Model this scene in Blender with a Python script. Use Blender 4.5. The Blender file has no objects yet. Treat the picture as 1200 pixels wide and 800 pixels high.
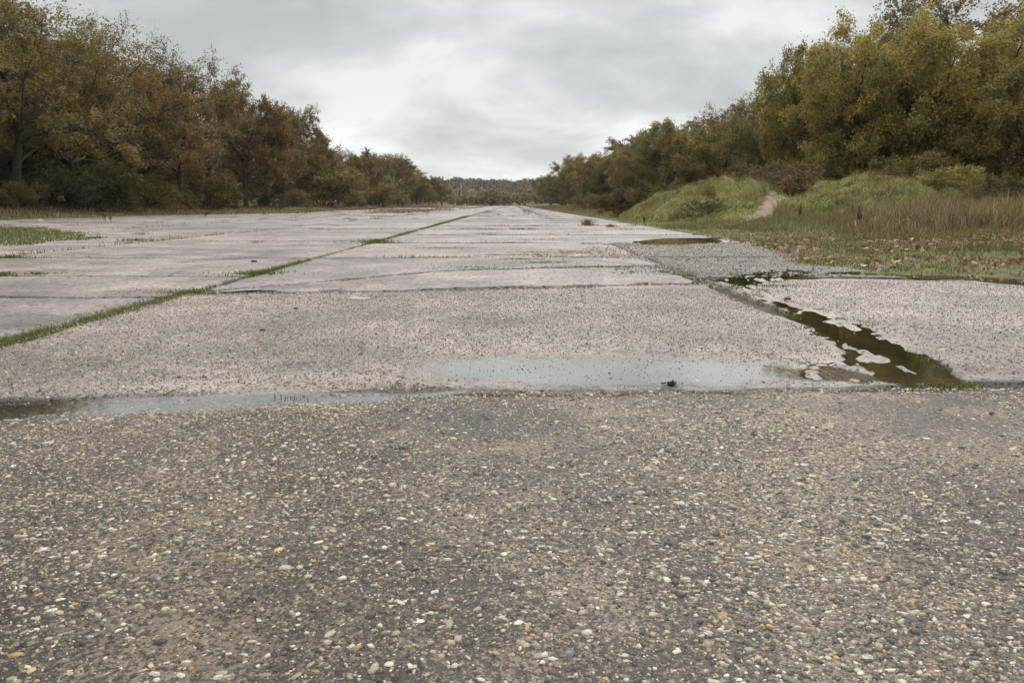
import bpy, math, random
import numpy as np

# ------------------------------------------------------------------ camera, sky, sun, exposure
SC = bpy.context.scene
COL = SC.collection
RNG = np.random.default_rng(7)
FPX = 1200 * 26.0 / 36.0            # focal length in pixels of a 1200 px wide frame
PITCH = math.atan((400 - 239.5) / FPX)
EYE = 1.0

cam_d = bpy.data.cameras.new('camera'); cam_d.lens = 26.0; cam_d.sensor_width = 36.0
cam_d.clip_start = 0.05; cam_d.clip_end = 6000
cam = bpy.data.objects.new('camera', cam_d); COL.objects.link(cam)
cam.location = (0, 0, EYE); cam.rotation_euler = (math.pi / 2 - PITCH, 0, 0)
SC.camera = cam

SUN_EL, SUN_AZ = math.radians(48), math.radians(200)
w = bpy.data.worlds.new('World'); SC.world = w; w.use_nodes = True
nt = w.node_tree; nt.nodes.clear()
def N(t, kind, **kw):
    n = t.nodes.new(kind)
    for k, v in kw.items():
        if k.startswith('i_'): n.inputs[k[2:].replace('_', ' ')].default_value = v
        else: setattr(n, k, v)
    return n
def L(t, a, b): t.links.new(a, b)
sky = N(nt, 'ShaderNodeTexSky', sky_type='NISHITA', sun_disc=False, sun_elevation=SUN_EL, sun_rotation=SUN_AZ)
skymul = N(nt, 'ShaderNodeVectorMath', operation='SCALE'); skymul.inputs['Scale'].default_value = 0.1
L(nt, sky.outputs[0], skymul.inputs[0])
tc = N(nt, 'ShaderNodeTexCoord')
sep = N(nt, 'ShaderNodeSeparateXYZ'); L(nt, tc.outputs['Generated'], sep.inputs[0])
# cloud deck: project the view direction on a flat layer so clouds compress towards the horizon
zc = N(nt, 'ShaderNodeMath', operation='MAXIMUM'); zc.inputs[1].default_value = 0.0; L(nt, sep.outputs['Z'], zc.inputs[0])
za = N(nt, 'ShaderNodeMath', operation='ADD'); za.inputs[1].default_value = 0.30; L(nt, zc.outputs[0], za.inputs[0])
dv = N(nt, 'ShaderNodeVectorMath', operation='DIVIDE'); L(nt, tc.outputs['Generated'], dv.inputs[0])
cmb = N(nt, 'ShaderNodeCombineXYZ'); cmb.inputs[2].default_value = 1.0
L(nt, za.outputs[0], cmb.inputs[0]); L(nt, za.outputs[0], cmb.inputs[1]); L(nt, cmb.outputs[0], dv.inputs[1])
cmap = N(nt, 'ShaderNodeMapping'); cmap.inputs['Location'].default_value = (3.1, 1.7, 0.3); L(nt, dv.outputs[0], cmap.inputs[0])
n1 = N(nt, 'ShaderNodeTexNoise'); n1.inputs['Scale'].default_value = 1.9; n1.inputs['Detail'].default_value = 6; n1.inputs['Roughness'].default_value = 0.56
n1.inputs['Distortion'].default_value = 0.3
L(nt, cmap.outputs[0], n1.inputs['Vector'])
cr = N(nt, 'ShaderNodeValToRGB')
cr.color_ramp.elements[0].position = 0.35; cr.color_ramp.elements[0].color = (0.46, 0.482, 0.475, 1)
cr.color_ramp.elements[1].position = 0.66; cr.color_ramp.elements[1].color = (0.79, 0.80, 0.785, 1)
e = cr.color_ramp.elements.new(0.50); e.color = (0.585, 0.608, 0.598, 1)
L(nt, n1.outputs['Fac'], cr.inputs[0])
# thin bright gap under the deck near the horizon, brighter deck overhead (overcast sky)
hz = N(nt, 'ShaderNodeMapRange', interpolation_type='SMOOTHSTEP'); hz.inputs['From Min'].default_value = 0.0; hz.inputs['From Max'].default_value = 0.14
hz.inputs['To Min'].default_value = 1.36; hz.inputs['To Max'].default_value = 1.0; L(nt, sep.outputs['Z'], hz.inputs['Value'])
zn = N(nt, 'ShaderNodeMapRange', interpolation_type='SMOOTHSTEP'); zn.inputs['From Min'].default_value = 0.2; zn.inputs['From Max'].default_value = 1.0
zn.inputs['To Min'].default_value = 1.0; zn.inputs['To Max'].default_value = 2.3; L(nt, sep.outputs['Z'], zn.inputs['Value'])
mm = N(nt, 'ShaderNodeMath', operation='MULTIPLY'); L(nt, hz.outputs[0], mm.inputs[0]); L(nt, zn.outputs[0], mm.inputs[1])
cs = N(nt, 'ShaderNodeVectorMath', operation='SCALE'); L(nt, cr.outputs[0], cs.inputs[0]); L(nt, mm.outputs[0], cs.inputs['Scale'])
mx = N(nt, 'ShaderNodeMix', data_type='RGBA'); mx.inputs['Factor'].default_value = 0.94
L(nt, skymul.outputs[0], mx.inputs['A']); L(nt, cs.outputs[0], mx.inputs['B'])
bg = N(nt, 'ShaderNodeBackground'); bg.inputs['Strength'].default_value = 1.0
L(nt, mx.outputs['Result'], bg.inputs['Color'])
wo = N(nt, 'ShaderNodeOutputWorld'); L(nt, bg.outputs[0], wo.inputs['Surface'])

sd = bpy.data.lights.new('sun', 'SUN'); sd.energy = 1.5; sd.angle = math.radians(40); sd.color = (1.0, 0.97, 0.93)
sun = bpy.data.objects.new('sun', sd); COL.objects.link(sun)
sun.rotation_euler = (math.pi / 2 - SUN_EL, 0, math.pi - SUN_AZ + math.pi)
SC.view_settings.view_transform = 'Standard'; SC.view_settings.look = 'None'
SC.view_settings.exposure = 0.21; SC.view_settings.gamma = 1.0
SC.cycles.use_denoising = True
SC.cycles.denoiser = 'OPENIMAGEDENOISE'; SC.cycles.denoising_input_passes = 'RGB_ALBEDO_NORMAL'; SC.cycles.denoising_prefilter = 'ACCURATE'
SC.cycles.max_bounces = 4; SC.cycles.diffuse_bounces = 2; SC.cycles.glossy_bounces = 2
SC.cycles.transparent_max_bounces = 8; SC.cycles.transmission_bounces = 3; SC.cycles.volume_bounces = 0
SC.cycles.sample_clamp_indirect = 4.0; SC.cycles.use_adaptive_sampling = True; SC.cycles.adaptive_threshold = 0.03

# ------------------------------------------------------------------ maths helpers
def G(px, py, z=0.0):
    """ground point seen at a photo pixel (1200x800)"""
    dx = (px - 600) / FPX; dy = (400 - py) / FPX
    Y = math.cos(PITCH) + math.sin(PITCH) * dy; Z = -math.sin(PITCH) + math.cos(PITCH) * dy
    t = (z - EYE) / Z
    return dx * t, Y * t
def AT(px, d): return (px - 600) / FPX * d * math.cos(PITCH) , d
def TOPZ(py, d):
    dy = (400 - py) / FPX
    return EYE + d * (-math.sin(PITCH) + math.cos(PITCH) * dy) / (math.cos(PITCH) + math.sin(PITCH) * dy)
def sstep(a, b, x):
    t = np.clip((np.asarray(x, float) - a) / (b - a), 0, 1); return t * t * (3 - 2 * t)
def hash2(ix, iy, s):
    h = (ix.astype(np.int64) * 374761393 + iy.astype(np.int64) * 668265263 + s * 1442695041) & 0x7fffffff
    h = ((h ^ (h >> 13)) * 1274126177) & 0x7fffffff
    return ((h ^ (h >> 16)) & 0xffff) / 65535.0
def vnoise(x, y, s=0):
    x = np.asarray(x, float); y = np.asarray(y, float)
    ix = np.floor(x); iy = np.floor(y); fx = x - ix; fy = y - iy
    fx = fx * fx * (3 - 2 * fx); fy = fy * fy * (3 - 2 * fy)
    a = hash2(ix, iy, s); b = hash2(ix + 1, iy, s); c = hash2(ix, iy + 1, s); d = hash2(ix + 1, iy + 1, s)
    return (a + (b - a) * fx) * (1 - fy) + (c + (d - c) * fx) * fy
def fbm(x, y, s=0, o=4):
    r = 0; a = 0.5
    for k in range(o):
        r = r + a * vnoise(np.asarray(x) * 2 ** k + 17.3 * k, np.asarray(y) * 2 ** k - 9.1 * k, s + k); a *= 0.5
    return r / (1 - 0.5 ** o)
def sdist(x, y, poly):
    """signed distance to polygon, positive inside"""
    x = np.asarray(x, float); y = np.asarray(y, float)
    d = np.full(x.shape, 1e9); ins = np.zeros(x.shape, bool)
    P = np.array(poly); Q = np.roll(P, -1, 0)
    for (ax, ay), (bx, by) in zip(P, Q):
        ex, ey = bx - ax, by - ay
        t = np.clip(((x - ax) * ex + (y - ay) * ey) / (ex * ex + ey * ey + 1e-12), 0, 1)
        d = np.minimum(d, np.hypot(x - ax - t * ex, y - ay - t * ey))
        c = ((ay > y) != (by > y))
        with np.errstate(divide='ignore', invalid='ignore'):
            c &= x < (bx - ax) * (y - ay) / (by - ay + 1e-15) + ax
        ins ^= c
    return np.where(ins, d, -d)

# ------------------------------------------------------------------ mesh helpers
def mesh_np(name, verts, faces, smooth=False, col=None):
    """faces: (M,k) int array or list of such arrays"""
    if not isinstance(faces, list): faces = [faces]
    faces = [np.asarray(f, np.int32) for f in faces if len(f)]
    me = bpy.data.meshes.new(name)
    v = np.ascontiguousarray(verts, np.float32).reshape(-1, 3)
    me.vertices.add(len(v)); me.vertices.foreach_set('co', v.ravel())
    loops = np.concatenate([f.ravel() for f in faces]); tot = np.concatenate([np.full(len(f), f.shape[1], np.int32) for f in faces])
    me.loops.add(len(loops)); me.loops.foreach_set('vertex_index', loops)
    me.polygons.add(len(tot)); st = np.concatenate([[0], np.cumsum(tot)[:-1]]).astype(np.int32)
    me.polygons.foreach_set('loop_start', st)
    me.polygons.foreach_set('use_smooth', np.full(len(tot), smooth))
    if col is not None:
        a = me.color_attributes.new('col', 'FLOAT_COLOR', 'POINT')
        c = np.ones((len(v), 4), np.float32); c[:, :3] = col; a.data.foreach_set('color', c.ravel())
    me.update(calc_edges=True); me.validate()
    return me
def obj(name, me, mat=None, parent=None, loc=(0, 0, 0)):
    o = bpy.data.objects.new(name, me); COL.objects.link(o); o.location = loc
    if mat and me is not None and not me.materials: me.materials.append(mat)
    if parent: o.parent = parent
    return o
def empty(name, loc=(0, 0, 0), rz=0):
    o = bpy.data.objects.new(name, None); COL.objects.link(o); o.location = loc; o.rotation_euler = (0, 0, rz)
    o.empty_display_size = 0.2
    return o
def tag(o, label=None, cat=None, group=None, kind=None):
    if label: o['label'] = label
    if cat: o['category'] = cat
    if group: o['group'] = group
    if kind: o['kind'] = kind
    return o
def grid_faces(nx, ny):
    i = np.arange(nx - 1); j = np.arange(ny - 1); I, J = np.meshgrid(i, j, indexing='ij')
    a = (I * ny + J).ravel()
    return np.stack([a, a + ny, a + ny + 1, a + 1], 1)

# ------------------------------------------------------------------ materials
def mat(name):
    m = bpy.data.materials.new(name); m.use_nodes = True
    t = m.node_tree; b = t.nodes['Principled BSDF']; return m, t, b
def ramp(t, stops, inp=None, interp='LINEAR'):
    r = N(t, 'ShaderNodeValToRGB'); r.color_ramp.interpolation = interp
    for k, (p, c) in enumerate(stops):
        e = r.color_ramp.elements[k] if k < 2 else r.color_ramp.elements.new(p)
        e.position = p; e.color = (*c, 1)
    if inp is not None: L(t, inp, r.inputs[0])
    return r
def noise(t, scale, detail=4, rough=0.55, vec=None):
    n = N(t, 'ShaderNodeTexNoise'); n.inputs['Scale'].default_value = scale; n.inputs['Detail'].default_value = detail
    n.inputs['Roughness'].default_value = rough
    if vec is not None: L(t, vec, n.inputs['Vector'])
    return n
def mixc(t, fac, a, b, blend='MIX'):
    m = N(t, 'ShaderNodeMix', data_type='RGBA', blend_type=blend)
    for s, v in (('Factor', fac), ('A', a), ('B', b)):
        if isinstance(v, bpy.types.NodeSocket): L(t, v, m.inputs[s])
        else: m.inputs[s].default_value = (*v, 1) if isinstance(v, tuple) else v
    return m.outputs['Result']
PEB_RAMP = [(0.0, (.10, .092, .085)), (0.22, (.17, .15, .13)), (0.42, (.27, .235, .19)), (0.60, (.36, .31, .245)),
            (0.76, (.47, .42, .34)), (0.86, (.44, .29, .14)), (0.91, (.30, .20, .16)), (0.95, (.66, .63, .56))]
def concrete(name, matrix, peb_gain, cover, scale, rough, bump, blotch=None, pits=.12, pit_scale=26, spec=.35, cracks=0.0):
    m, t, b = mat(name)
    pos = N(t, 'ShaderNodeNewGeometry').outputs['Position']
    vo = N(t, 'ShaderNodeTexVoronoi'); vo.inputs['Scale'].default_value = scale; L(t, pos, vo.inputs['Vector'])
    sx = N(t, 'ShaderNodeSeparateColor'); L(t, vo.outputs['Color'], sx.inputs[0])
    pr = ramp(t, PEB_RAMP, sx.outputs[0], 'CONSTANT')
    pg = N(t, 'ShaderNodeVectorMath', operation='SCALE'); L(t, pr.outputs[0], pg.inputs[0]); pg.inputs['Scale'].default_value = peb_gain
    # stone if close to its cell centre and the cell is chosen
    ds = N(t, 'ShaderNodeMapRange'); ds.inputs['From Min'].default_value = 0.42; ds.inputs['From Max'].default_value = 0.30; L(t, vo.outputs['Distance'], ds.inputs['Value'])
    ch = N(t, 'ShaderNodeMath', operation='LESS_THAN'); L(t, sx.outputs[1], ch.inputs[0]); ch.inputs[1].default_value = cover
    msk = N(t, 'ShaderNodeMath', operation='MULTIPLY'); L(t, ds.outputs[0], msk.inputs[0]); L(t, ch.outputs[0], msk.inputs[1])
    fine = noise(t, 260, 2, 0.6, pos); stain = noise(t, 0.9, 5, 0.6, pos); st2 = noise(t, 9.0, 8, 0.78, pos)
    mr = ramp(t, [(0.3, tuple(c * .62 for c in matrix)), (0.7, tuple(min(1, c * 1.38) for c in matrix))], fine.outputs['Fac'])
    base = mr.outputs[0]
    if blotch:
        bn = noise(t, 55, 5, .7, pos); bl = noise(t, 1.6, 3, .6, pos); ba = N(t, 'ShaderNodeMath', operation='MULTIPLY_ADD'); L(t, bl.outputs['Fac'], ba.inputs[0]); ba.inputs[1].default_value = .55; L(t, bn.outputs['Fac'], ba.inputs[2]); bm = ramp(t, [(.755, (0, 0, 0)), (.85, (1, 1, 1))], ba.outputs[0]); base = mixc(t, bm.outputs[0], base, blotch)
    c1 = mixc(t, msk.outputs[0], base, pg.outputs[0])
    pv = N(t, 'ShaderNodeTexVoronoi'); pv.inputs['Scale'].default_value = pit_scale; L(t, pos, pv.inputs['Vector'])
    px_ = N(t, 'ShaderNodeSeparateColor'); L(t, pv.outputs['Color'], px_.inputs[0])
    pc = N(t, 'ShaderNodeMath', operation='LESS_THAN'); L(t, px_.outputs[0], pc.inputs[0]); pc.inputs[1].default_value = pits
    pd = N(t, 'ShaderNodeMapRange'); pd.inputs['From Min'].default_value = .38; pd.inputs['From Max'].default_value = .24; L(t, pv.outputs['Distance'], pd.inputs['Value'])
    pm = N(t, 'ShaderNodeMath', operation='MULTIPLY'); L(t, pc.outputs[0], pm.inputs[0]); L(t, pd.outputs[0], pm.inputs[1])
    c1 = mixc(t, pm.outputs[0], c1, (.07, .06, .05))
    s1 = ramp(t, [(0.36, (.66, .645, .63)), (0.64, (1.16, 1.14, 1.13))], stain.outputs['Fac'])
    s2 = ramp(t, [(0.34, (.70, .69, .68)), (0.66, (1.24, 1.23, 1.22))], st2.outputs['Fac'])
    c2 = mixc(t, 1.0, c1, s1.outputs[0], 'MULTIPLY'); c3 = mixc(t, 1.0, c2, s2.outputs[0], 'MULTIPLY')
    oi = N(t, 'ShaderNodeObjectInfo')
    tone = ramp(t, [(0.0, (.80, .80, .81)), (0.5, (1, .99, .985)), (1.0, (1.14, 1.12, 1.11))], oi.outputs['Random'])
    c3 = mixc(t, 1.0, c3, tone.outputs[0], 'MULTIPLY')
    bign = noise(t, .33, 6, .68, pos); bigr = ramp(t, [(0.40, (.62, .61, .59)), (0.52, (1, 1, 1)), (0.66, (1.1, 1.09, 1.08))], bign.outputs['Fac']); c3 = mixc(t, 1.0, c3, bigr.outputs[0], 'MULTIPLY')
    if cracks:
        wn = noise(t, 1.3, 4, .6, pos); wv = N(t, 'ShaderNodeVectorMath', operation='SCALE'); L(t, wn.outputs['Color'], wv.inputs[0]); wv.inputs['Scale'].default_value = .9
        wa = N(t, 'ShaderNodeVectorMath', operation='ADD'); L(t, pos, wa.inputs[0]); L(t, wv.outputs[0], wa.inputs[1])
        cv = N(t, 'ShaderNodeTexVoronoi', feature='DISTANCE_TO_EDGE'); cv.inputs['Scale'].default_value = .33; L(t, wa.outputs[0], cv.inputs['Vector'])
        cm = ramp(t, [(0.0, (1, 1, 1)), (cracks, (0, 0, 0))], cv.outputs['Distance'])
        gm = noise(t, .23, 2, .5, pos); gg = ramp(t, [(.48, (0, 0, 0)), (.56, (1, 1, 1))], gm.outputs['Fac'])
        c3 = mixc(t, mixc(t, 1.0, cm.outputs[0], gg.outputs[0], 'MULTIPLY'), c3, (.075, .065, .05))
    b.inputs['Specular IOR Level'].default_value = spec
    L(t, c3, b.inputs['Base Color'])
    rr = N(t, 'ShaderNodeMapRange'); rr.inputs['From Min'].default_value = 0.3; rr.inputs['From Max'].default_value = 0.7
    rr.inputs['To Min'].default_value = rough - 0.12; rr.inputs['To Max'].default_value = rough + 0.12; L(t, stain.outputs['Fac'], rr.inputs['Value'])
    L(t, rr.outputs[0], b.inputs['Roughness'])
    h1 = N(t, 'ShaderNodeMath', operation='MULTIPLY_ADD'); L(t, fine.outputs['Fac'], h1.inputs[0]); h1.inputs[1].default_value = 0.35; L(t, msk.outputs[0], h1.inputs[2])
    bp = N(t, 'ShaderNodeBump'); bp.inputs['Strength'].default_value = bump; bp.inputs['Distance'].default_value = 0.006
    h2 = N(t, 'ShaderNodeMath', operation='SUBTRACT'); L(t, h1.outputs[0], h2.inputs[0]); L(t, pm.outputs[0], h2.inputs[1])
    L(t, h2.outputs[0], bp.inputs['Height']); L(t, bp.outputs[0], b.inputs['Normal'])
    return m
M = {}
M['con_front'] = concrete('weathered_concrete_dark', (.060, .049, .042), .9, .62, 105, .42, 1.0, (.27, .215, .155), .12, 60, .36)
M['con'] = concrete('weathered_concrete', (.27, .232, .217), 1.2, .62, 58, .5, 1.0, (.36, .32, .29), .38, 24, .5, .010)
M['con_far'] = concrete('weathered_concrete_pale', (.298, .259, .247), 1.25, .62, 22, .5, 1.0, (.385, .345, .325), .40, 8, .5, .016)
M['con_mid'] = concrete('weathered_concrete_coarse', (.275, .236, .222), 1.2, .66, 30, .5, 1.0, (.37, .33, .30), .40, 13, .5, .012)
M['con_rubble'] = concrete('broken_concrete', (.165, .146, .132), 1.0, .6, 24, .6, 1.0, (.26, .232, .21), .4, 10, .3)

def attr_mat(name, rough=.6, spec=.3, transl=0.0, var=0.25):
    m, t, b = mat(name)
    at = N(t, 'ShaderNodeAttribute', attribute_name='col')
    gi = N(t, 'ShaderNodeNewGeometry')
    rr = N(t, 'ShaderNodeMapRange'); rr.inputs['To Min'].default_value = 1 - var; rr.inputs['To Max'].default_value = 1 + var
    L(t, gi.outputs['Random Per Island'], rr.inputs['Value'])
    sc = N(t, 'ShaderNodeVectorMath', operation='SCALE'); L(t, at.outputs['Color'], sc.inputs[0]); L(t, rr.outputs[0], sc.inputs['Scale'])
    L(t, sc.outputs[0], b.inputs['Base Color']); b.inputs['Roughness'].default_value = rough; b.inputs['Specular IOR Level'].default_value = spec
    if transl:
        tr = N(t, 'ShaderNodeBsdfTranslucent'); L(t, sc.outputs[0], tr.inputs['Color'])
        ms = N(t, 'ShaderNodeMixShader'); ms.inputs[0].default_value = transl
        L(t, b.outputs[0], ms.inputs[1]); L(t, tr.outputs[0], ms.inputs[2]); L(t, ms.outputs[0], t.nodes['Material Output'].inputs['Surface'])
    return m
M['blade'] = attr_mat('grass_blades', .6, .25, .3, .3)
M['litter'] = attr_mat('dead_leaves', .6, .3, .2, .25)
def stone_mat(name, src):
    m, t, b = mat(name)
    if src == 'attr': c = N(t, 'ShaderNodeAttribute', attribute_name='col').outputs['Color']
    else: c = N(t, 'ShaderNodeObjectInfo').outputs['Color']
    pos = N(t, 'ShaderNodeNewGeometry').outputs['Position']
    n = noise(t, 220, 3, .6, pos)
    r = ramp(t, [(0.3, (.66, .65, .63)), (0.7, (1.22, 1.2, 1.18))], n.outputs['Fac'])
    L(t, mixc(t, 1.0, c, r.outputs[0], 'MULTIPLY'), b.inputs['Base Color'])
    b.inputs['Roughness'].default_value = .42; b.inputs['Specular IOR Level'].default_value = .3
    bp = N(t, 'ShaderNodeBump'); bp.inputs['Strength'].default_value = .35; bp.inputs['Distance'].default_value = .002
    L(t, n.outputs['Fac'], bp.inputs['Height']); L(t, bp.outputs[0], b.inputs['Normal'])
    return m
M['gravel'] = stone_mat('gravel', 'attr'); M['pebble'] = stone_mat('pebble', 'obj')
def leaf_mat(name):
    m, t, b = mat(name)
    oc = N(t, 'ShaderNodeObjectInfo'); gi = N(t, 'ShaderNodeNewGeometry')
    r = ramp(t, [(0.0, (.45, .45, .48)), (0.35, (.85, .88, .8)), (0.7, (1.15, 1.10, .95)), (0.93, (1.5, 1.25, .9)), (1.0, (1.75, 1.6, 1.2))], gi.outputs['Random Per Island'])
    tcn = N(t, 'ShaderNodeTexCoord')
    n = noise(t, .5, 3, .5, tcn.outputs['Object'])
    r2 = ramp(t, [(0.36, (.70, .78, .74)), (0.64, (1.25, 1.13, 1.0))], n.outputs['Fac'])
    c = mixc(t, 1.0, oc.outputs['Color'], r.outputs[0], 'MULTIPLY'); c = mixc(t, 1.0, c, r2.outputs[0], 'MULTIPLY')
    L(t, c, b.inputs['Base Color']); b.inputs['Roughness'].default_value = .55; b.inputs['Specular IOR Level'].default_value = .3
    tr = N(t, 'ShaderNodeBsdfTranslucent'); L(t, c, tr.inputs['Color'])
    ms = N(t, 'ShaderNodeMixShader'); ms.inputs[0].default_value = .45
    L(t, b.outputs[0], ms.inputs[1]); L(t, tr.outputs[0], ms.inputs[2]); L(t, ms.outputs[0], t.nodes['Material Output'].inputs['Surface'])
    return m
M['leaf'] = leaf_mat('autumn_leaves')
def bark_mat():
    m, t, b = mat('bark')
    tcn = N(t, 'ShaderNodeTexCoord')
    n = noise(t, 3.5, 5, .65, tcn.outputs['Object'])
    r = ramp(t, [(0.3, (.022, .017, .012)), (0.55, (.05, .039, .027)), (0.75, (.10, .085, .058))], n.outputs['Fac'])
    L(t, r.outputs[0], b.inputs['Base Color']); b.inputs['Roughness'].default_value = .85
    bp = N(t, 'ShaderNodeBump'); bp.inputs['Strength'].default_value = .6; bp.inputs['Distance'].default_value = .03
    L(t, n.outputs['Fac'], bp.inputs['Height']); L(t, bp.outputs[0], b.inputs['Normal'])
    return m
M['bark'] = bark_mat()
def soil_mat(name, stops, scale, s2=9.0, rough=.85):
    m, t, b = mat(name)
    pos = N(t, 'ShaderNodeNewGeometry').outputs['Position']
    n = noise(t, scale, 6, .62, pos); n2 = noise(t, s2, 4, .6, pos)
    ad = N(t, 'ShaderNodeMath', operation='MULTIPLY_ADD'); L(t, n2.outputs['Fac'], ad.inputs[0]); ad.inputs[1].default_value = .45
    hs = N(t, 'ShaderNodeMath', operation='MULTIPLY'); L(t, n.outputs['Fac'], hs.inputs[0]); hs.inputs[1].default_value = .55; L(t, hs.outputs[0], ad.inputs[2])
    r = ramp(t, stops, ad.outputs[0]); L(t, r.outputs[0], b.inputs['Base Color']); b.inputs['Roughness'].default_value = rough
    b.inputs['Specular IOR Level'].default_value = .25
    bp = N(t, 'ShaderNodeBump'); bp.inputs['Strength'].default_value = .8; bp.inputs['Distance'].default_value = .03
    L(t, ad.outputs[0], bp.inputs['Height']); L(t, bp.outputs[0], b.inputs['Normal'])
    return m
M['ground'] = soil_mat('rough_ground', [(.30, (.035, .028, .018)), (.44, (.11, .083, .045)), (.56, (.17, .135, .06)), (.70, (.24, .19, .10))], .35, 5)
M['moss'] = soil_mat('mossy_ground', [(.34, (.05, .042, .03)), (.44, (.105, .085, .055)), (.53, (.115, .118, .03)), (.62, (.165, .17, .045)), (.70, (.20, .16, .09))], 2.6, 26)
M['soil'] = soil_mat('joint_soil', [(.3, (.035, .03, .022)), (.5, (.075, .066, .045)), (.68, (.12, .105, .08))], 4, 40)
M['turf'] = soil_mat('mound_turf', [(.32, (.10, .085, .03)), (.44, (.125, .135, .033)), (.58, (.20, .18, .07)), (.72, (.28, .235, .11))], .7, 6)
M['painted_sheen'] = soil_mat('pale_sheen', [(.3, (.38, .355, .325)), (.5, (.47, .44, .405)), (.7, (.54, .51, .47))], 6, 60)  # pale colour stands in for the bright sheen of the wide puddle
_t = M['painted_sheen'].node_tree; _a = N(_t, 'ShaderNodeAttribute', attribute_name='col'); _tr = N(_t, 'ShaderNodeBsdfTransparent'); _ms = N(_t, 'ShaderNodeMixShader')
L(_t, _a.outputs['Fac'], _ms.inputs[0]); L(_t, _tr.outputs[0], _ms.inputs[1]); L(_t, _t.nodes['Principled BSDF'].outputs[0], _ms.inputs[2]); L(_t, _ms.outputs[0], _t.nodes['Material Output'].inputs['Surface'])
M['path'] = soil_mat('bare_earth', [(.3, (.15, .105, .07)), (.5, (.27, .195, .135)), (.7, (.37, .28, .205))], 3.5, 16)
def water_mat(name='clear_water', tint=(.99, .99, .985)):
    m, t, b = mat(name); t.nodes.remove(b)
    gl = N(t, 'ShaderNodeBsdfGlossy'); gl.inputs['Roughness'].default_value = .05
    tr = N(t, 'ShaderNodeBsdfTransparent'); tr.inputs['Color'].default_value = (*tint, 1)
    fr = N(t, 'ShaderNodeFresnel'); fr.inputs['IOR'].default_value = 1.333
    pos = N(t, 'ShaderNodeNewGeometry').outputs['Position']
    n = noise(t, 14, 2, .5, pos); bp = N(t, 'ShaderNodeBump'); bp.inputs['Strength'].default_value = .03; bp.inputs['Distance'].default_value = .01
    L(t, n.outputs['Fac'], bp.inputs['Height'])
    L(t, bp.outputs[0], gl.inputs['Normal'])
    fm = N(t, 'ShaderNodeMath', operation='MULTIPLY', use_clamp=True); L(t, fr.outputs[0], fm.inputs[0]); fm.inputs[1].default_value = 2.2
    ms = N(t, 'ShaderNodeMixShader'); L(t, fm.outputs[0], ms.inputs[0]); L(t, tr.outputs[0], ms.inputs[1]); L(t, gl.outputs[0], ms.inputs[2])
    at = N(t, 'ShaderNodeAttribute', attribute_name='col'); gn = noise(t, 75, 3, .6, pos)
    sb = N(t, 'ShaderNodeMath', operation='SUBTRACT'); L(t, at.outputs['Fac'], sb.inputs[0]); L(t, gn.outputs['Fac'], sb.inputs[1])
    wm = N(t, 'ShaderNodeMapRange'); wm.inputs['From Min'].default_value = -.12; wm.inputs['From Max'].default_value = .12; L(t, sb.outputs[0], wm.inputs['Value'])
    t2 = N(t, 'ShaderNodeBsdfTransparent'); m2 = N(t, 'ShaderNodeMixShader'); L(t, wm.outputs[0], m2.inputs[0]); L(t, t2.outputs[0], m2.inputs[1]); L(t, ms.outputs[0], m2.inputs[2])
    L(t, m2.outputs[0], t.nodes['Material Output'].inputs['Surface'])
    return m
M['water'] = water_mat(); M['water_dark'] = water_mat('peaty_water', (.50, .46, .34))
def plain(name, c, rough=.7):
    m, t, b = mat(name); pos = N(t, 'ShaderNodeNewGeometry').outputs['Position']
    n = noise(t, 30, 4, .6, pos); r = ramp(t, [(0.3, tuple(k * .7 for k in c)), (0.7, tuple(min(1, k * 1.25) for k in c))], n.outputs['Fac'])
    L(t, r.outputs[0], b.inputs['Base Color']); b.inputs['Roughness'].default_value = rough
    return m
M['stalk'] = plain('dry_stalk', (.075, .045, .028)); M['whitepost'] = plain('white_paint', (.78, .78, .76), .5)
M['darkstone'] = plain('dark_stone', (.035, .032, .03), .6); M['paleslab'] = plain('pale_concrete_scrap', (.33, .31, .27))

# ------------------------------------------------------------------ terrain
def ground_z(x, y):
    x = np.asarray(x, float); y = np.asarray(y, float)
    z = np.full(np.broadcast(x, y).shape, -0.085)
    z = z + sstep(-33.6, -37.5, x) * 0.55 + sstep(-38, -75, x) * 1.6
    z = z + sstep(6.4, 9.5, x) * sstep(11, 16, y) * 0.16 + sstep(9, 16, x) * sstep(9, 16, y) * 0.25 + sstep(15, 32, x) * 0.9
    off = np.maximum(sstep(-33.8, -36, x), sstep(7.5, 10, x))
    z = z + off * (fbm(x * .6, y * .6, 3) - .5) * 0.35
    z = z + sstep(520, 1150, y) * (27 + 8 * (fbm(x / 300, y / 300, 5) - .5))
    z = z + sstep(440, 470, y) * 0.5
    return z
def build_ground():
    u = np.linspace(-1, 1, 181); x = np.sinh(u * 5.2) / np.sinh(5.2) * 1800
    v = np.linspace(0, 1, 221); y = -60 + 0 * v
    y = -60 + (np.sinh(v * 5.0) / np.sinh(5.0)) * 2800
    X, Y = np.meshgrid(x, y, indexing='ij'); Z = ground_z(X, Y)
    me = mesh_np('ground', np.stack([X, Y, Z], -1), grid_faces(len(x), len(y)), True)
    return tag(obj('ground', me, M['ground']), 'rough earth and dead grass ground on both sides of the runway', None, None, 'structure')
build_ground()

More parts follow.
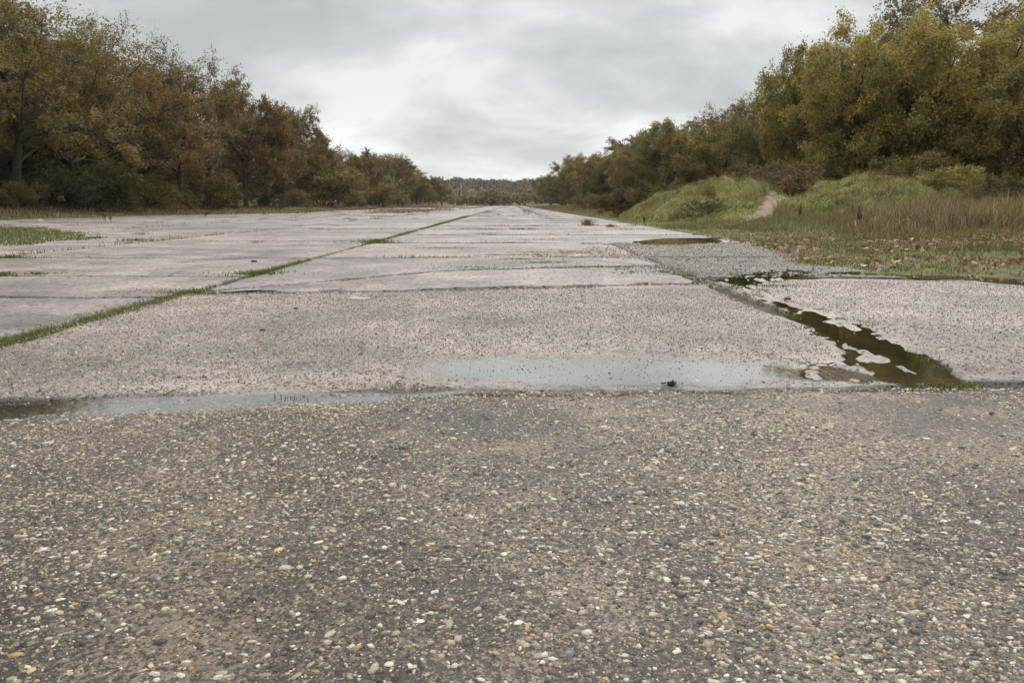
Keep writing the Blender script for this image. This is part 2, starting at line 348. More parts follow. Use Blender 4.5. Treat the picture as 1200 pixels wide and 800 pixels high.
# ------------------------------------------------------------------ puddle outlines (ground plane, from the photo)
def PG(pts): return [G(*p) for p in pts]
PUD_A = PG([(-60, 470), (60, 467), (150, 464), (215, 463), (235, 457), (330, 455), (480, 458), (525, 455), (470, 440), (462, 428), (520, 417), (640, 412), (760, 413), (860, 416),
            (930, 424), (985, 434), (1010, 447), (980, 453), (900, 456), (800, 457), (700, 456), (610, 456), (545, 459), (480, 464), (430, 472), (370, 478),
            (300, 480), (200, 484), (100, 489), (-60, 496)])
PUD_A_DEEP = PG([(-60, 471), (60, 468), (215, 464), (300, 459), (480, 461), (600, 448), (780, 444), (960, 446), (800, 455), (545, 457), (430, 469), (300, 477), (100, 485), (-60, 491)])
PUD_B = PG([(832, 328), (880, 318), (905, 314), (972, 317), (958, 324), (908, 329), (884, 338), (905, 350), (960, 366), (1010, 379), (1062, 404), (1090, 420), (1128, 438), (1142, 449),
            (1085, 451), (1000, 448), (915, 437), (950, 426), (985, 420), (978, 406), (938, 382), (920, 364), (885, 345), (868, 335)])
PUD_C = PG([(965, 317), (1060, 318), (1130, 322), (1230, 329), (1230, 337), (1130, 328), (1040, 323), (965, 321)])
PUD_D = PG([(402, 347), (420, 346), (446, 347.5), (436, 349.5), (408, 350)])
PUD_E = PG([(738, 283), (775, 279), (842, 278), (850, 284), (800, 287), (750, 287)])
WATER_Z = -0.008
PUD_A_DEEP_LEFT = PG([(-60, 471), (60, 468), (215, 464), (300, 459), (480, 461), (545, 457), (430, 469), (300, 477), (100, 485), (-60, 491)])
def surf(x, y):
    """height of the paved surface: gentle undulation and the hollows the puddles stand in"""
    x = np.asarray(x, float); y = np.asarray(y, float)
    h = (fbm(x * .8, y * .8, 21) - .5) * 0.010 + (fbm(x * 9, y * 9, 31) - .5) * 0.004
    wob = (fbm(x * 3.2, y * 3.2, 41, 5) - .5) * 0.34
    sA = sdist(x, y, PUD_A) + wob * .8; sAd = sdist(x, y, PUD_A_DEEP) + wob * .5
    dA = np.clip(sA, -0.12, 0.25); h = np.where(sA > -0.12, h * sstep(0.1, -0.12, sA) + (WATER_Z - 0.0035 * np.clip(dA / .25, -1.6, 1.0) ) * sstep(-.12, .04, sA), h)
    h = h - np.clip(sAd, 0, .2) * 0.07 + (fbm(x * 11, y * 11, 47) - .5) * .016 * sstep(.42, .0, sA) * sstep(-.05, .05, sA)
    wb = (fbm(x * 11, y * 5.0, 51, 5) - .5)
    sB = sdist(x, y, PUD_B) + wb * .30 - .02
    h = np.where(sB > -0.12, h * sstep(0.1, -0.12, sB) + (WATER_Z - np.clip(sB, -.08, .13) * 0.10 + np.clip(wb - .05, 0, 1) * .16 * sstep(0, .12, sB)) * sstep(-.12, .03, sB), h)
    for P, k in ((PUD_C, .12), (PUD_D, .10), (PUD_E, .06)):
        s = sdist(x, y, P) + wob * .8
        h = np.where(s > -0.15, h * sstep(.1, -.15, s) + (WATER_Z - np.clip(s, -.08, .25) * k + np.clip(wb, 0, 1) * .03) * sstep(-.15, .03, s), h)
    return h
def water_sheet(poly, label, grow=.14, m='water', soft=.12, deep=None):
    P = np.array(poly); c = 0
    x0, y0 = P.min(0) - grow; x1, y1 = P.max(0) + grow
    nx = max(4, int((x1 - x0) / .05)); ny = max(4, int((y1 - y0) / .05))
    xs = np.linspace(x0, x1, nx); ys = np.linspace(y0, y1, ny)
    X, Y = np.meshgrid(xs, ys, indexing='ij')
    cx = (X[:-1, :-1] + X[1:, 1:]) / 2; cy = (Y[:-1, :-1] + Y[1:, 1:]) / 2
    keep = (sdist(cx, cy, poly) > -grow).ravel()
    wob = (fbm(X * 3.2, Y * 3.2, 41, 5) - .5) * .34 * .8; sd = sdist(X, Y, poly) + (wob if m == 'water' else (fbm(X * 11, Y * 5.0, 51, 5) - .5) * .3)
    d = sstep(-.08, soft, sd)
    if deep: d = np.maximum(d, sstep(-.10, .05, sdist(X, Y, deep)) * .97)
    me = mesh_np('puddle', np.stack([X, Y, np.full(X.shape, WATER_Z)], -1), grid_faces(nx, ny)[keep], True, np.repeat(d.reshape(-1, 1), 3, 1))
    tag(obj('puddle', me, M[m]), label, None, None, 'structure')
water_sheet(PUD_A, 'wide shallow rain puddle across the runway at the nearest slab joint', soft=.42, deep=PUD_A_DEEP_LEFT)
water_sheet(PUD_B, 'dark mottled puddle running along the joint on the right', m='water_dark')
water_sheet(PUD_C, 'thin strip of water along the edge of the mossy verge', m='water_dark')
water_sheet(PUD_D, 'small pale puddle in the broken second joint')
water_sheet(PUD_E, 'dark wet patch at the verge below the mound', m='water_dark')

# ------------------------------------------------------------------ runway: base of soil in the joints, slabs on top
runway = tag(empty('runway'), 'wide old concrete runway of weathered slabs with grass in the joints', None, None, 'structure')
XJ = [-33.6, -28.6, -22.4, -16.2, -10.0, -3.75, 2.55, 8.6]        # longitudinal joints
def build_soil():
    xs = np.concatenate([np.linspace(-34, -8, 40), np.linspace(-7.9, 8.8, 170)]); ys = np.concatenate([np.linspace(-3, 2.5, 8), np.linspace(2.8, 16, 160), np.linspace(17, 445, 50)])
    X, Y = np.meshgrid(xs, ys, indexing='ij')
    Z = -0.052 + (fbm(X * 4, Y * 4, 61) - .5) * 0.028
    sb = sdist(X, Y, PUD_B); Z = np.where(sb > -.25, Z * sstep(0, -.25, sb) + (-.040 + (fbm(X * 9, Y * 9, 63) - .5) * .02) * sstep(-.25, 0, sb), Z)
    me = mesh_np('joint_soil', np.stack([X, Y, Z], -1), grid_faces(len(xs), len(ys)), True)
    obj('joint_soil', me, M['soil'], runway)
build_soil()
def slab(x0, x1, near, far, m, res, jag, gap=.02, thick=.09, name='concrete_slab', jl=1, jr=1, jf=1, jn=1):
    """near / far: functions of x. One slab with worn edges and a skirt down into the joint"""
    nx = max(3, int((x1 - x0) / res) + 1)
    ymid = float(np.mean(far(np.array([x0, x1]))) - np.mean(near(np.array([x0, x1]))))
    ny = max(3, int(ymid / res) + 1)
    u = np.linspace(0, 1, nx); v = np.linspace(0, 1, ny); U, V = np.meshgrid(u, v, indexing='ij')
    X = x0 + gap + (x1 - x0 - 2 * gap) * U
    yn = near(X) + gap; yf = far(X) - gap; Y = yn + (yf - yn) * V
    du = np.minimum(U, 1 - U) * (x1 - x0); dvv = np.minimum(V, 1 - V) * ymid
    def jit(s): return np.clip(fbm(X * 2.3, Y * 2.3, s) - .38, 0, 1) * jag * 2.0 + (fbm(X * 14, Y * 14, s + 3)) * jag * .35
    k = 0.35
    X2 = X + jl * jit(71) * np.exp(-(U * (x1 - x0)) / k) - jr * jit(77) * np.exp(-((1 - U) * (x1 - x0)) / k)
    Y2 = Y + jn * jit(83) * np.exp(-(V * ymid) / k) - jf * jit(89) * np.exp(-((1 - V) * ymid) / k)
    Z = surf(X2, Y2)
    edge = np.minimum(du, dvv)
    Z = Z - 0.012 * np.exp(-edge / 0.035) * (0.4 + fbm(X * 6, Y * 6, 97))       # arrises worn round
    top = np.stack([X2, Y2, Z], -1).reshape(-1, 3)
    F = [grid_faces(nx, ny)]
    idx = np.arange(nx * ny).reshape(nx, ny)
    loop = np.concatenate([idx[:, 0], idx[-1, 1:], idx[-2::-1, -1], idx[0, -2:0:-1]])
    low = top[loop].copy(); low[:, 2] = low[:, 2] - thick
    b = np.arange(len(loop)) + len(top); ln = np.roll(loop, -1); bn = np.roll(b, -1)
    F.append(np.stack([ln, loop, b, bn], 1))
    me = mesh_np(name, np.concatenate([top, low]), F, True)
    return obj(name, me, m, runway)
def cst(v): return lambda x: np.full(np.shape(x), float(v))
def skew(a, b, x0, x1, wig=.0, s=0): return lambda x: a + (b - a) * (np.asarray(x) - x0) / (x1 - x0) + (fbm(np.asarray(x) * .8, np.asarray(x) * 0 + s, 5) - .5) * wig
def pl(xs, ys): return lambda x: np.interp(np.asarray(x), xs, ys) + (fbm(np.asarray(x) * 1.6, np.asarray(x) * 0 + ys[0], 9) - .5) * .25
xa, xb = XJ[5], XJ[6]
JA = lambda x: np.interp(np.asarray(x), [-4, -2.6, -1.4, -.3, 1.2, 2.6, 3.5], [3.72, 3.72, 3.84, 3.95, 3.98, 4.05, 4.13])     # first joint, under the puddle
XF = 3.5
front = slab(xa, XF, cst(-1.6), JA, M['con_front'], .034, .05, .02, jf=3)
JB = pl([-3.8, -2.4, -1, .6, 2.6], [8.35, 8.5, 8.75, 9.15, 9.6]); JC = pl([-3.8, -3.3, -2.2, -1.2, .4, 1.2, 2.6], [8.65, 8.95, 10.2, 11.35, 12.0, 12.2, 12.4])
second = slab(xa, xb, JA, JB, M['con'], .035, .10, .03, jr=1.8, jf=2.2)
slab(xa, xb, JB, JC, M['con_mid'], .05, .16, .06, jr=2, jn=1.6, jf=1.6)
slab(xa, xb, JC, skew(14.2, 14.6, xa, xb, .4), M['con_mid'], .08, .10, .02, jr=.15)
# right lane
slab(XF, 8.6, cst(-1.6), skew(4.05, 4.4, 2.55, 8.6), M['con_front'], .05, .05, .03)
right_slab = slab(2.55, 8.6, skew(4.05, 4.4, 2.55, 8.6), skew(10.3, 9.9, 2.55, 8.6, .5), M['con'], .05, .12, .04, jl=1.8, jf=2)
slab(2.55, 6.6, skew(10.3, 10.0, 2.55, 8.6, .5), cst(14.4), M['con_rubble'], .08, .2, .03, jl=.15)
slab(xa, xb, skew(14.2, 14.6, xa, xb, .4), skew(19.6, 19.9, xa, xb, .3), M['con_mid'], .1, .08, .02, jr=.15)
slab(2.55, 6.4, cst(14.4), cst(19.6), M['con_rubble'], .1, .25, .02, jl=.1)
# left lane next to the grassy joint
lj = [-1.5, 3.1, 5.55, 8.2, 10.6, 14.1, 20.8]
for a, b in zip(lj[:-1], lj[1:]):
    slab(-10.0, xa, skew(a, a - .1, -10, xa, .12, a), skew(b, b - .1, -10, xa, .12, b), M['con_mid'] if a > -1 else M['con_front'], .08 if b > 3 else .25, .10, .025)
# the other bays
def bays(x0, x1, ys, m, res, jl=1, jr=1):
    for a, b in zip(ys[:-1], ys[1:]):
        slab(x0, x1, skew(a, a, x0, x1, .35, a), skew(b, b, x0, x1, .35, b), m, res * .7, .16, .055 if jl == 1 else .03, jl=jl, jr=jr)
far_y = [64]
bays(xa, 6.3, [19.75, 25.0, 30.3, 35.4, 41, 46.2, 51.5, 57, 62.5], M['con_far'], .3, .99, .3)
bays(-10.0, xa, [20.8, 26.6, 31.5, 37.2, 42.0, 47.8, 53, 58.1, 62.5], M['con_far'], .3)
for k in range(1, 4):
    o = [1.1, .2, 2.0, .7][k]
    bays(XJ[k], XJ[k + 1], [3 + o + 5.4 * i for i in range(11)] + [62.5], M['con_far'], .35)
bays(XJ[0], XJ[1], [30 + 5.4 * i for i in range(6)] + [62.5], M['con_far'], .4)
for k in range(7):       # far bays too thin to tell apart: long runs per lane
    x1 = 6.3 if k == 6 else XJ[k + 1]
    ys = [62.5, 90, 130, 190, 280, 440]
    for a, b in zip(ys[:-1], ys[1:]):
        slab(XJ[k], x1, cst(a), cst(b), M['con_far'], 1.5, .15, .05 if k < 5 else .02)

def build_painted_sheen():  # added pale sheet under the water: puddle sheen painted in, fading at the rim
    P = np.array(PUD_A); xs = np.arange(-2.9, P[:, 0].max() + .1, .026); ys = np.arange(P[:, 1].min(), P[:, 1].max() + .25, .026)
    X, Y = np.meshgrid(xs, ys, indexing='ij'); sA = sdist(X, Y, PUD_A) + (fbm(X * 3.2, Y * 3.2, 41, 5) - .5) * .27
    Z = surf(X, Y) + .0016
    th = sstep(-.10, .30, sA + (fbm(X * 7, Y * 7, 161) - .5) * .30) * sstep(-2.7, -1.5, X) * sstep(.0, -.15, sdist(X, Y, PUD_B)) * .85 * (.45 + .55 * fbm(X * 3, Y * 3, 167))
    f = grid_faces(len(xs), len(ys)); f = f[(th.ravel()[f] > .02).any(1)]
    obj('painted_sheen', mesh_np('painted_sheen', np.stack([X, Y, Z], -1), f, True, np.repeat(th.reshape(-1, 1), 3, 1)), M['painted_sheen'], runway)
build_painted_sheen()

# ------------------------------------------------------------------ gravel: stones cast in the two nearest slabs
PAL = np.array([[.075, .068, .062], [.13, .115, .10], [.20, .172, .138], [.28, .235, .175], [.38, .32, .235], [.48, .42, .315], [.58, .53, .43], [.46, .32, .14], [.34, .19, .09],
                [.19, .125, .10], [.60, .57, .51], [.16, .16, .165]])
PALW = np.array([.20, .19, .13, .11, .13, .095, .06, .022, .010, .045, .03, .02]); PALW /= PALW.sum()
def pebble_cloud(xy, size, rng, col, ns=6, flat=(.28, .55), z0=None, low=False):
    n = len(xy); ang = np.linspace(0, 2 * np.pi, ns, endpoint=False)
    rot = rng.normal(0, .75, n); asp = rng.uniform(.32, .85, n)
    rad = rng.uniform(.6, 1.25, (n, ns)); hgt = size * rng.uniform(*flat, n) * .5
    a = ang[None] + rng.uniform(-.25, .25, (n, ns))
    ex = np.cos(a) * rad * size[:, None] * .5; ey = np.sin(a) * rad * (size * asp)[:, None] * .5
    def ring(s, z, tx=0, ty=0):
        x = ex * s + tx; y = ey * s + ty
        return np.stack([x * np.cos(rot)[:, None] - y * np.sin(rot)[:, None] + xy[:, :1], x * np.sin(rot)[:, None] + y * np.cos(rot)[:, None] + xy[:, 1:], z], -1)
    zb = (surf(xy[:, 0], xy[:, 1]) if z0 is None else z0)
    tx = (rng.uniform(-.08, .08, n) * size)[:, None]; tz = rng.uniform(-.25, .25, (n, ns)) * hgt[:, None]
    r0 = ring(1.0, np.repeat((zb - size * (.10 if not low else .05))[:, None], ns, 1))
    topv = np.stack([xy[:, 0] + rng.uniform(-.15, .15, n) * size, xy[:, 1], zb + hgt], -1)[:, None]; k = np.arange(ns); kn = (k + 1) % ns
    if low:
        V = np.concatenate([r0, topv], 1); nv = ns + 1; base = (np.arange(n) * nv)[:, None]
        return V.reshape(-1, 3), [np.stack([base + k, base + kn, base + ns + 0 * k], -1).reshape(-1, 3)], np.repeat(col, nv, 0)
    r1 = ring(.82, (zb + hgt * .72)[:, None] + tz, tx, 0)
    V = np.concatenate([r0, r1, topv], 1); nv = 2 * ns + 1
    base = (np.arange(n) * nv)[:, None]
    q = np.stack([base + k, base + kn, base + ns + kn, base + ns + k], -1).reshape(-1, 4)
    t = np.stack([base + ns + k, base + ns + kn, base + 2 * ns + 0 * k], -1).reshape(-1, 3)
    return V.reshape(-1, 3), [q, t], np.repeat(col, nv, 0)
def join_np(*parts):
    Vs, Fs, Cs, o = [], [], [], 0
    for V, F, C in parts: Vs.append(V); Fs += [f + o for f in F]; Cs.append(C); o += len(V)
    return np.concatenate(Vs), Fs, np.concatenate(Cs)
def in_view(x, y, m=.25):
    dep = y * math.cos(PITCH) + EYE * math.sin(PITCH)
    return np.abs(x) / dep * FPX < 600 + m * 600
def pick_cols(n, rng, gain=1.0, w=PALW):
    c = PAL[rng.choice(len(PAL), n, p=w)] * rng.uniform(.75, 1.25, (n, 1)) * gain
    return np.clip(c * rng.uniform(.95, 1.05, (n, 3)), 0, .85)
def build_gravel():
    rng = np.random.default_rng(11)
    # nearest slab
    n = 420000; x = rng.uniform(-3.4, XF, n); y = 1.25 + (4.0 - 1.25) * rng.uniform(0, 1, n)
    s = np.clip(np.exp(rng.normal(math.log(.0105), .48, n)), .0045, .034)
    patch = fbm(x * 1.1, y * 1.1, 120) + .05
    keep = in_view(x, y) & (y < JA(x) - .03) & (x < XF - .03) & (s > .0040 + .0013 * (y - 1.3)) & (rng.uniform(0, 1, n) < np.clip(.30 + 2.4 * (patch - .45) + (.2 - .14 * x) * .35, .12, .95))
    x, y, s = x[keep], y[keep], s[keep]
    o = rng.permutation(len(s))[:86000]; x, y, s = x[o], y[o], s[o]
    b = s > .0125; xy = np.stack([x, y], -1)
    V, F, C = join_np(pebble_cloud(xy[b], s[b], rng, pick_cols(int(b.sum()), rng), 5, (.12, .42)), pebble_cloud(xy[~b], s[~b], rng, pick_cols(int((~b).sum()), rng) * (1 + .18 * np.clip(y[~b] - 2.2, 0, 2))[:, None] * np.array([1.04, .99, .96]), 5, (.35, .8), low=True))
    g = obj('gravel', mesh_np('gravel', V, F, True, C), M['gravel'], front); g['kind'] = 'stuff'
    # second slab: paler, seen at a low angle
    n = 90000; x = rng.uniform(xa, xb, n); y = rng.uniform(3.7, 8.9, n); s = np.clip(np.exp(rng.normal(math.log(.014), .3, n)), .008, .03)
    keep = in_view(x, y) & (y > JA(x) + .05) & (y < JB(x) - .05) & (rng.uniform(0, 1, n) < .72) & (sdist(x, y, PUD_B) < -.03) & (x < xb - .15) & ((sdist(x, y, PUD_A) < -.02) | (rng.uniform(0, 1, n) < .40))
    x, y, s = x[keep], y[keep], s[keep]
    V, F, C = pebble_cloud(np.stack([x, y], -1), s, rng, pick_cols(len(x), rng, 1.25) * .85 + np.array([.05, .042, .038]), 5, (.5, 1.0), low=True)
    g2 = obj('gravel', mesh_np('gravel', V, F, False, C), M['gravel'], second); g2['kind'] = 'stuff'
    n = 42000; x = rng.uniform(2.6, 7.6, n); y = rng.uniform(4.3, 9.9, n); s = np.clip(np.exp(rng.normal(math.log(.017), .3, n)), .01, .034)
    keep = in_view(x, y) & (sdist(x, y, PUD_B) < -.05) & (rng.uniform(0, 1, n) < .7); x, y, s = x[keep], y[keep], s[keep]
    V, F, C = pebble_cloud(np.stack([x, y], -1), s, rng, pick_cols(len(x), rng, 1.25) * .8 + np.array([.055, .048, .043]), 5, (.5, 1.0), low=True)
    g3 = obj('gravel', mesh_np('gravel', V, F, False, C), M['gravel'], right_slab); g3['kind'] = 'stuff'
    # loose rubble washed into the open joints
    pts = []
    for k in range(3600):
        t = rng.uniform(); 
        if t < .42: px_ = rng.uniform(xa, xb); py_ = float(JB(px_)) + rng.normal(0, .07)
        elif t < .72: px_ = rng.uniform(xa, xb); py_ = float(JC(px_)) + rng.normal(0, .10)
        elif t < .86: px_ = rng.uniform(xa, -1.0); py_ = 8.5 + rng.normal(0, .18)
        else: py_ = rng.uniform(9, 13); px_ = 2.55 + rng.normal(0, .07)
        pts.append((px_, py_))
    pts = np.array(pts); s = np.clip(np.exp(rng.normal(math.log(.02), .45, len(pts))), .01, .06)
    V, F, C = pebble_cloud(pts, s, rng, pick_cols(len(pts), rng, 1.1), 6, (.5, .9), np.full(len(pts), -.026) + rng.uniform(-.01, .012, len(pts)))
    tag(obj('loose_rubble', mesh_np('loose_rubble', V, F, True, C), M['gravel']), 'loose pebbles and crumbled concrete lying in the open slab joints', 'rubble', None, 'stuff')
    # darker rubble over the broken bays on the right
    n = 26000; x = rng.uniform(.4, 6.6, n); y = rng.uniform(10.4, 19.8, n)
    k = fbm(x * .9, y * .6, 140) + .22 * sstep(.4, 3.4, x) > .57; x, y = x[k], y[k]
    s = np.clip(np.exp(rng.normal(math.log(.022), .45, len(x))), .012, .07)
    V, F, C = pebble_cloud(np.stack([x, y], -1), s, rng, pick_cols(len(x), rng, .68), 5, (.6, 1.2), low=True)
    tag(obj('broken_aggregate', mesh_np('broken_aggregate', V, F, True, C), M['gravel']), 'dark broken concrete and gravel over the crumbling bays on the right', 'rubble', None, 'stuff')
build_gravel()
def build_pebbles():
    """the largest stones of the nearest slab, one object each"""
    rng = np.random.default_rng(23); protos = []
    for k in range(10):
        ns, nr = 9, 3; vs = []; a = np.linspace(0, 2 * np.pi, ns, endpoint=False); rr = rng.uniform(.78, 1.12, ns); asp = rng.uniform(.5, .95)
        for s, z in ((1.0, -.18), (.98, .06), (.72, .24)):
            vs.append(np.stack([np.cos(a) * rr * s * .5, np.sin(a) * rr * s * .5 * asp, z * np.ones(ns) + rng.uniform(-.035, .035, ns)], -1))
        V = np.concatenate(vs + [np.array([[0.02, 0, .29]])]); q = []; t = []
        for r in range(2):
            for i in range(ns): q.append((r * ns + i, r * ns + (i + 1) % ns, (r + 1) * ns + (i + 1) % ns, (r + 1) * ns + i))
        for i in range(ns): t.append((2 * ns + i, 2 * ns + (i + 1) % ns, 3 * ns))
        protos.append(mesh_np('pebble', V, [np.array(q), np.array(t)], True))
    w = PALW.copy(); w[[4, 5, 6, 7, 8, 10]] *= 2.2; w /= w.sum()
    n = 0
    while n < 300:
        # larger towards the camera
        y = 1.3 + 2.4 * rng.uniform() ** 1.6; x = rng.uniform(-1, 1) * (y * .98 + .18) * 600 / FPX * 1.02
        if not (xa < x < XF - .05): continue
        o = obj('pebble', protos[n % 10], M['pebble'], front, (x, y, float(surf(x, y)) - .001))
        sz = float(np.clip(rng.normal(.026, .007), .016, .046)) * (1 + .12 * (y - 1.3))
        o.scale = (sz, sz * rng.uniform(.5, .9), sz * rng.uniform(.25, .55)); o.rotation_euler = (rng.normal(0, .10), rng.normal(0, .10), rng.normal(0, .7))
        o.color = (*pick_cols(1, rng, 1.05, w)[0], 1); n += 1
build_pebbles()

# ------------------------------------------------------------------ mossy verge and mound on the right
def verge_edge(y): return np.interp(y, [8, 10.2, 11, 13, 16, 20, 30, 40, 60], [9.5, 7.6, 5.4, 4.9, 5.2, 5.7, 6.1, 6.3, 6.6])
def verge_z(x, y):
    e = verge_edge(y); d = x - e
    z = -0.03 + np.clip(d, -1.2, 1.6) * 0.045 + (fbm(x * 1.3, y * .8, 201) - .5) * 0.09 + (fbm(x * 6, y * 6, 205) - .5) * 0.03
    z = z + sstep(1.5, 7, d) * .35
    return z
def build_verge():
    xs = np.concatenate([np.linspace(3.2, 10, 120), np.linspace(10.15, 24, 70)]); ys = np.concatenate([np.linspace(8.5, 20, 150), np.linspace(20.2, 64, 90)])
    X, Y = np.meshgrid(xs, ys, indexing='ij'); Z = verge_z(X, Y)
    Z = np.where(Z < -.025, -.06, Z)
    f = grid_faces(len(xs), len(ys)); zc_ = Z.ravel()[f].max(1); f = f[zc_ > -.03]
    me = mesh_np('mossy_verge', np.stack([X, Y, Z], -1), f, True)
    tag(obj('mossy_verge', me, M['moss']), 'flat mossy verge creeping over the right edge of the runway', None, None, 'structure')
build_verge()
def mound_z(x, y):
    def hump(cx, cy, rx, ry, h): 
        q = ((x - cx) / rx) ** 2 + ((y - cy) / ry) ** 2
        return h * np.clip(1 - q, 0, 1) ** 1.15
    z = np.maximum(hump(13.0, 45.5, 6.6, 8.5, 1.95), hump(20.2, 42.5, 6.0, 8.0, 2.2)); z2 = hump(17.0, 45.5, 6, 7, 1.45)
    z = np.maximum(z, z2); z = np.maximum(z, hump(13.2, 42.0, 4.6, 8.8, 1.35)) ; z = np.maximum(z, hump(27, 41, 8, 8, 1.0))
    # worn gully the path climbs in
    pxx = 10.5 + .56 * (y - 33.5)
    z = z - .32 * np.exp(-((x - pxx) / .9) ** 2) * sstep(.2, .8, z)
    return z + (fbm(x * .6, y * .6, 211) - .5) * 1.25 * sstep(.0, .8, z) + (fbm(x * 1.7, y * 1.7, 215) - .5) * .55 * sstep(0, .4, z) + .22 * sstep(0, .1, z)
def side_z(x, y): return np.maximum(np.maximum(mound_z(x, y) - .05, np.where((x < 24) & (y < 64) & (x > 3.2) & (y > 8.5), verge_z(x, y), -1)), ground_z(x, y))
def build_mound():
    xs = np.linspace(6, 36, 230); ys = np.linspace(33, 52.5, 150); X, Y = np.meshgrid(xs, ys, indexing='ij'); Z = mound_z(X, Y) - .05
    f = grid_faces(len(xs), len(ys)); f = f[Z.ravel()[f].max(1) > -.02]
    tag(obj('mound', mesh_np('mound', np.stack([X, Y, Z], -1), f, True), M['turf']), 'low grassy earth mound beside the runway on the right', None, None, 'structure')
    # trodden path up the gully
    n = 90; t = np.linspace(0, 1, n); py_ = 33.6 + 11.2 * t; px_ = 10.5 + .56 * (py_ - 33.5) + .22 * np.sin(t * 7) + .25 * (fbm(t * 8, t * 0, 225) - .5)
    wd = np.interp(t, [0, .15, .5, .85, 1], [.35, .75, .55, .5, .2]) * (0.4 + 1.0 * fbm(t * 18, t * 0, 222))
    k = np.linspace(-1, 1, 9); X = px_[:, None] + k[None] * wd[:, None]; Y = py_[:, None] + 0 * X
    Z = np.maximum(side_z(X, Y), mound_z(X, Y) - .05) + .03 - .10 * (np.abs(k)[None] > .95)
    tag(obj('dirt_path', mesh_np('dirt_path', np.stack([X, Y, Z], -1), grid_faces(n, 9)[:, ::-1], True), M['path']), 'worn bare earth path climbing the grassy mound', None, None, 'structure')
build_mound()

# ------------------------------------------------------------------ grass
GREEN = np.array([[.125, .15, .035], [.16, .175, .045], [.10, .115, .03], [.20, .19, .07]])
OLIVE = np.array([[.20, .175, .065], [.26, .22, .095], [.16, .145, .045], [.32, .265, .14], [.13, .12, .04]])
BROWN = np.array([[.25, .165, .085], [.19, .12, .06], [.34, .25, .14], [.13, .08, .042], [.26, .20, .10]])
TAN = np.array([[.32, .245, .135], [.25, .18, .095], [.19, .155, .07], [.40, .325, .20], [.14, .095, .05]])
def blades(x, y, z, h, pal, rng, width=.012, lean=.5, simple=False, gain=None):
    n = len(x); a = rng.uniform(0, 2 * np.pi, n); la = rng.uniform(0, 2 * np.pi, n); ln = np.abs(rng.normal(0, lean, n)) * h
    w = width * rng.uniform(.6, 1.4, n) * .5
    bx, by = np.cos(a) * w, np.sin(a) * w; lx, ly = np.cos(la) * ln, np.sin(la) * ln
    if simple:
        V = np.stack([np.stack([x - bx * 1.15, y - by * 1.15, z - .01], -1), np.stack([x + bx * 1.15, y + by * 1.15, z - .01], -1), np.stack([x + lx, y + ly, z + h], -1)], 1)
        c = pal[rng.integers(0, len(pal), n)] * rng.uniform(.75, 1.25, (n, 1)) * (1 if gain is None else gain[:, None])
        return V.reshape(-1, 3), [np.arange(n * 3).reshape(n, 3)], np.repeat(c, 3, 0)
    V = np.zeros((n, 5, 3))
    V[:, 0] = np.stack([x - bx, y - by, z - .01], -1); V[:, 1] = np.stack([x + bx, y + by, z - .01], -1)
    V[:, 2] = np.stack([x + bx * .8 + lx * .35, y + by * .8 + ly * .35, z + h * .6], -1); V[:, 3] = np.stack([x - bx * .8 + lx * .35, y - by * .8 + ly * .35, z + h * .6], -1)
    V[:, 4] = np.stack([x + lx, y + ly, z + h], -1)
    b = np.arange(n)[:, None] * 5
    c = pal[rng.integers(0, len(pal), n)] * rng.uniform(.75, 1.25, (n, 1))
    return V.reshape(-1, 3), [b + np.array([[0, 1, 2, 3]]), b + np.array([[3, 2, 4]])], np.repeat(c, 5, 0)
def grass(name, x, y, z, h, pal, rng, label, width=.012, lean=.5, cat='grass', simple=False, gain=None):
    V, F, C = blades(np.asarray(x), np.asarray(y), np.asarray(z), np.asarray(h), pal, rng, width, lean, simple, gain)
    return tag(obj(name, mesh_np(name, V, F, False, C), M['blade']), label, cat, None, 'stuff')
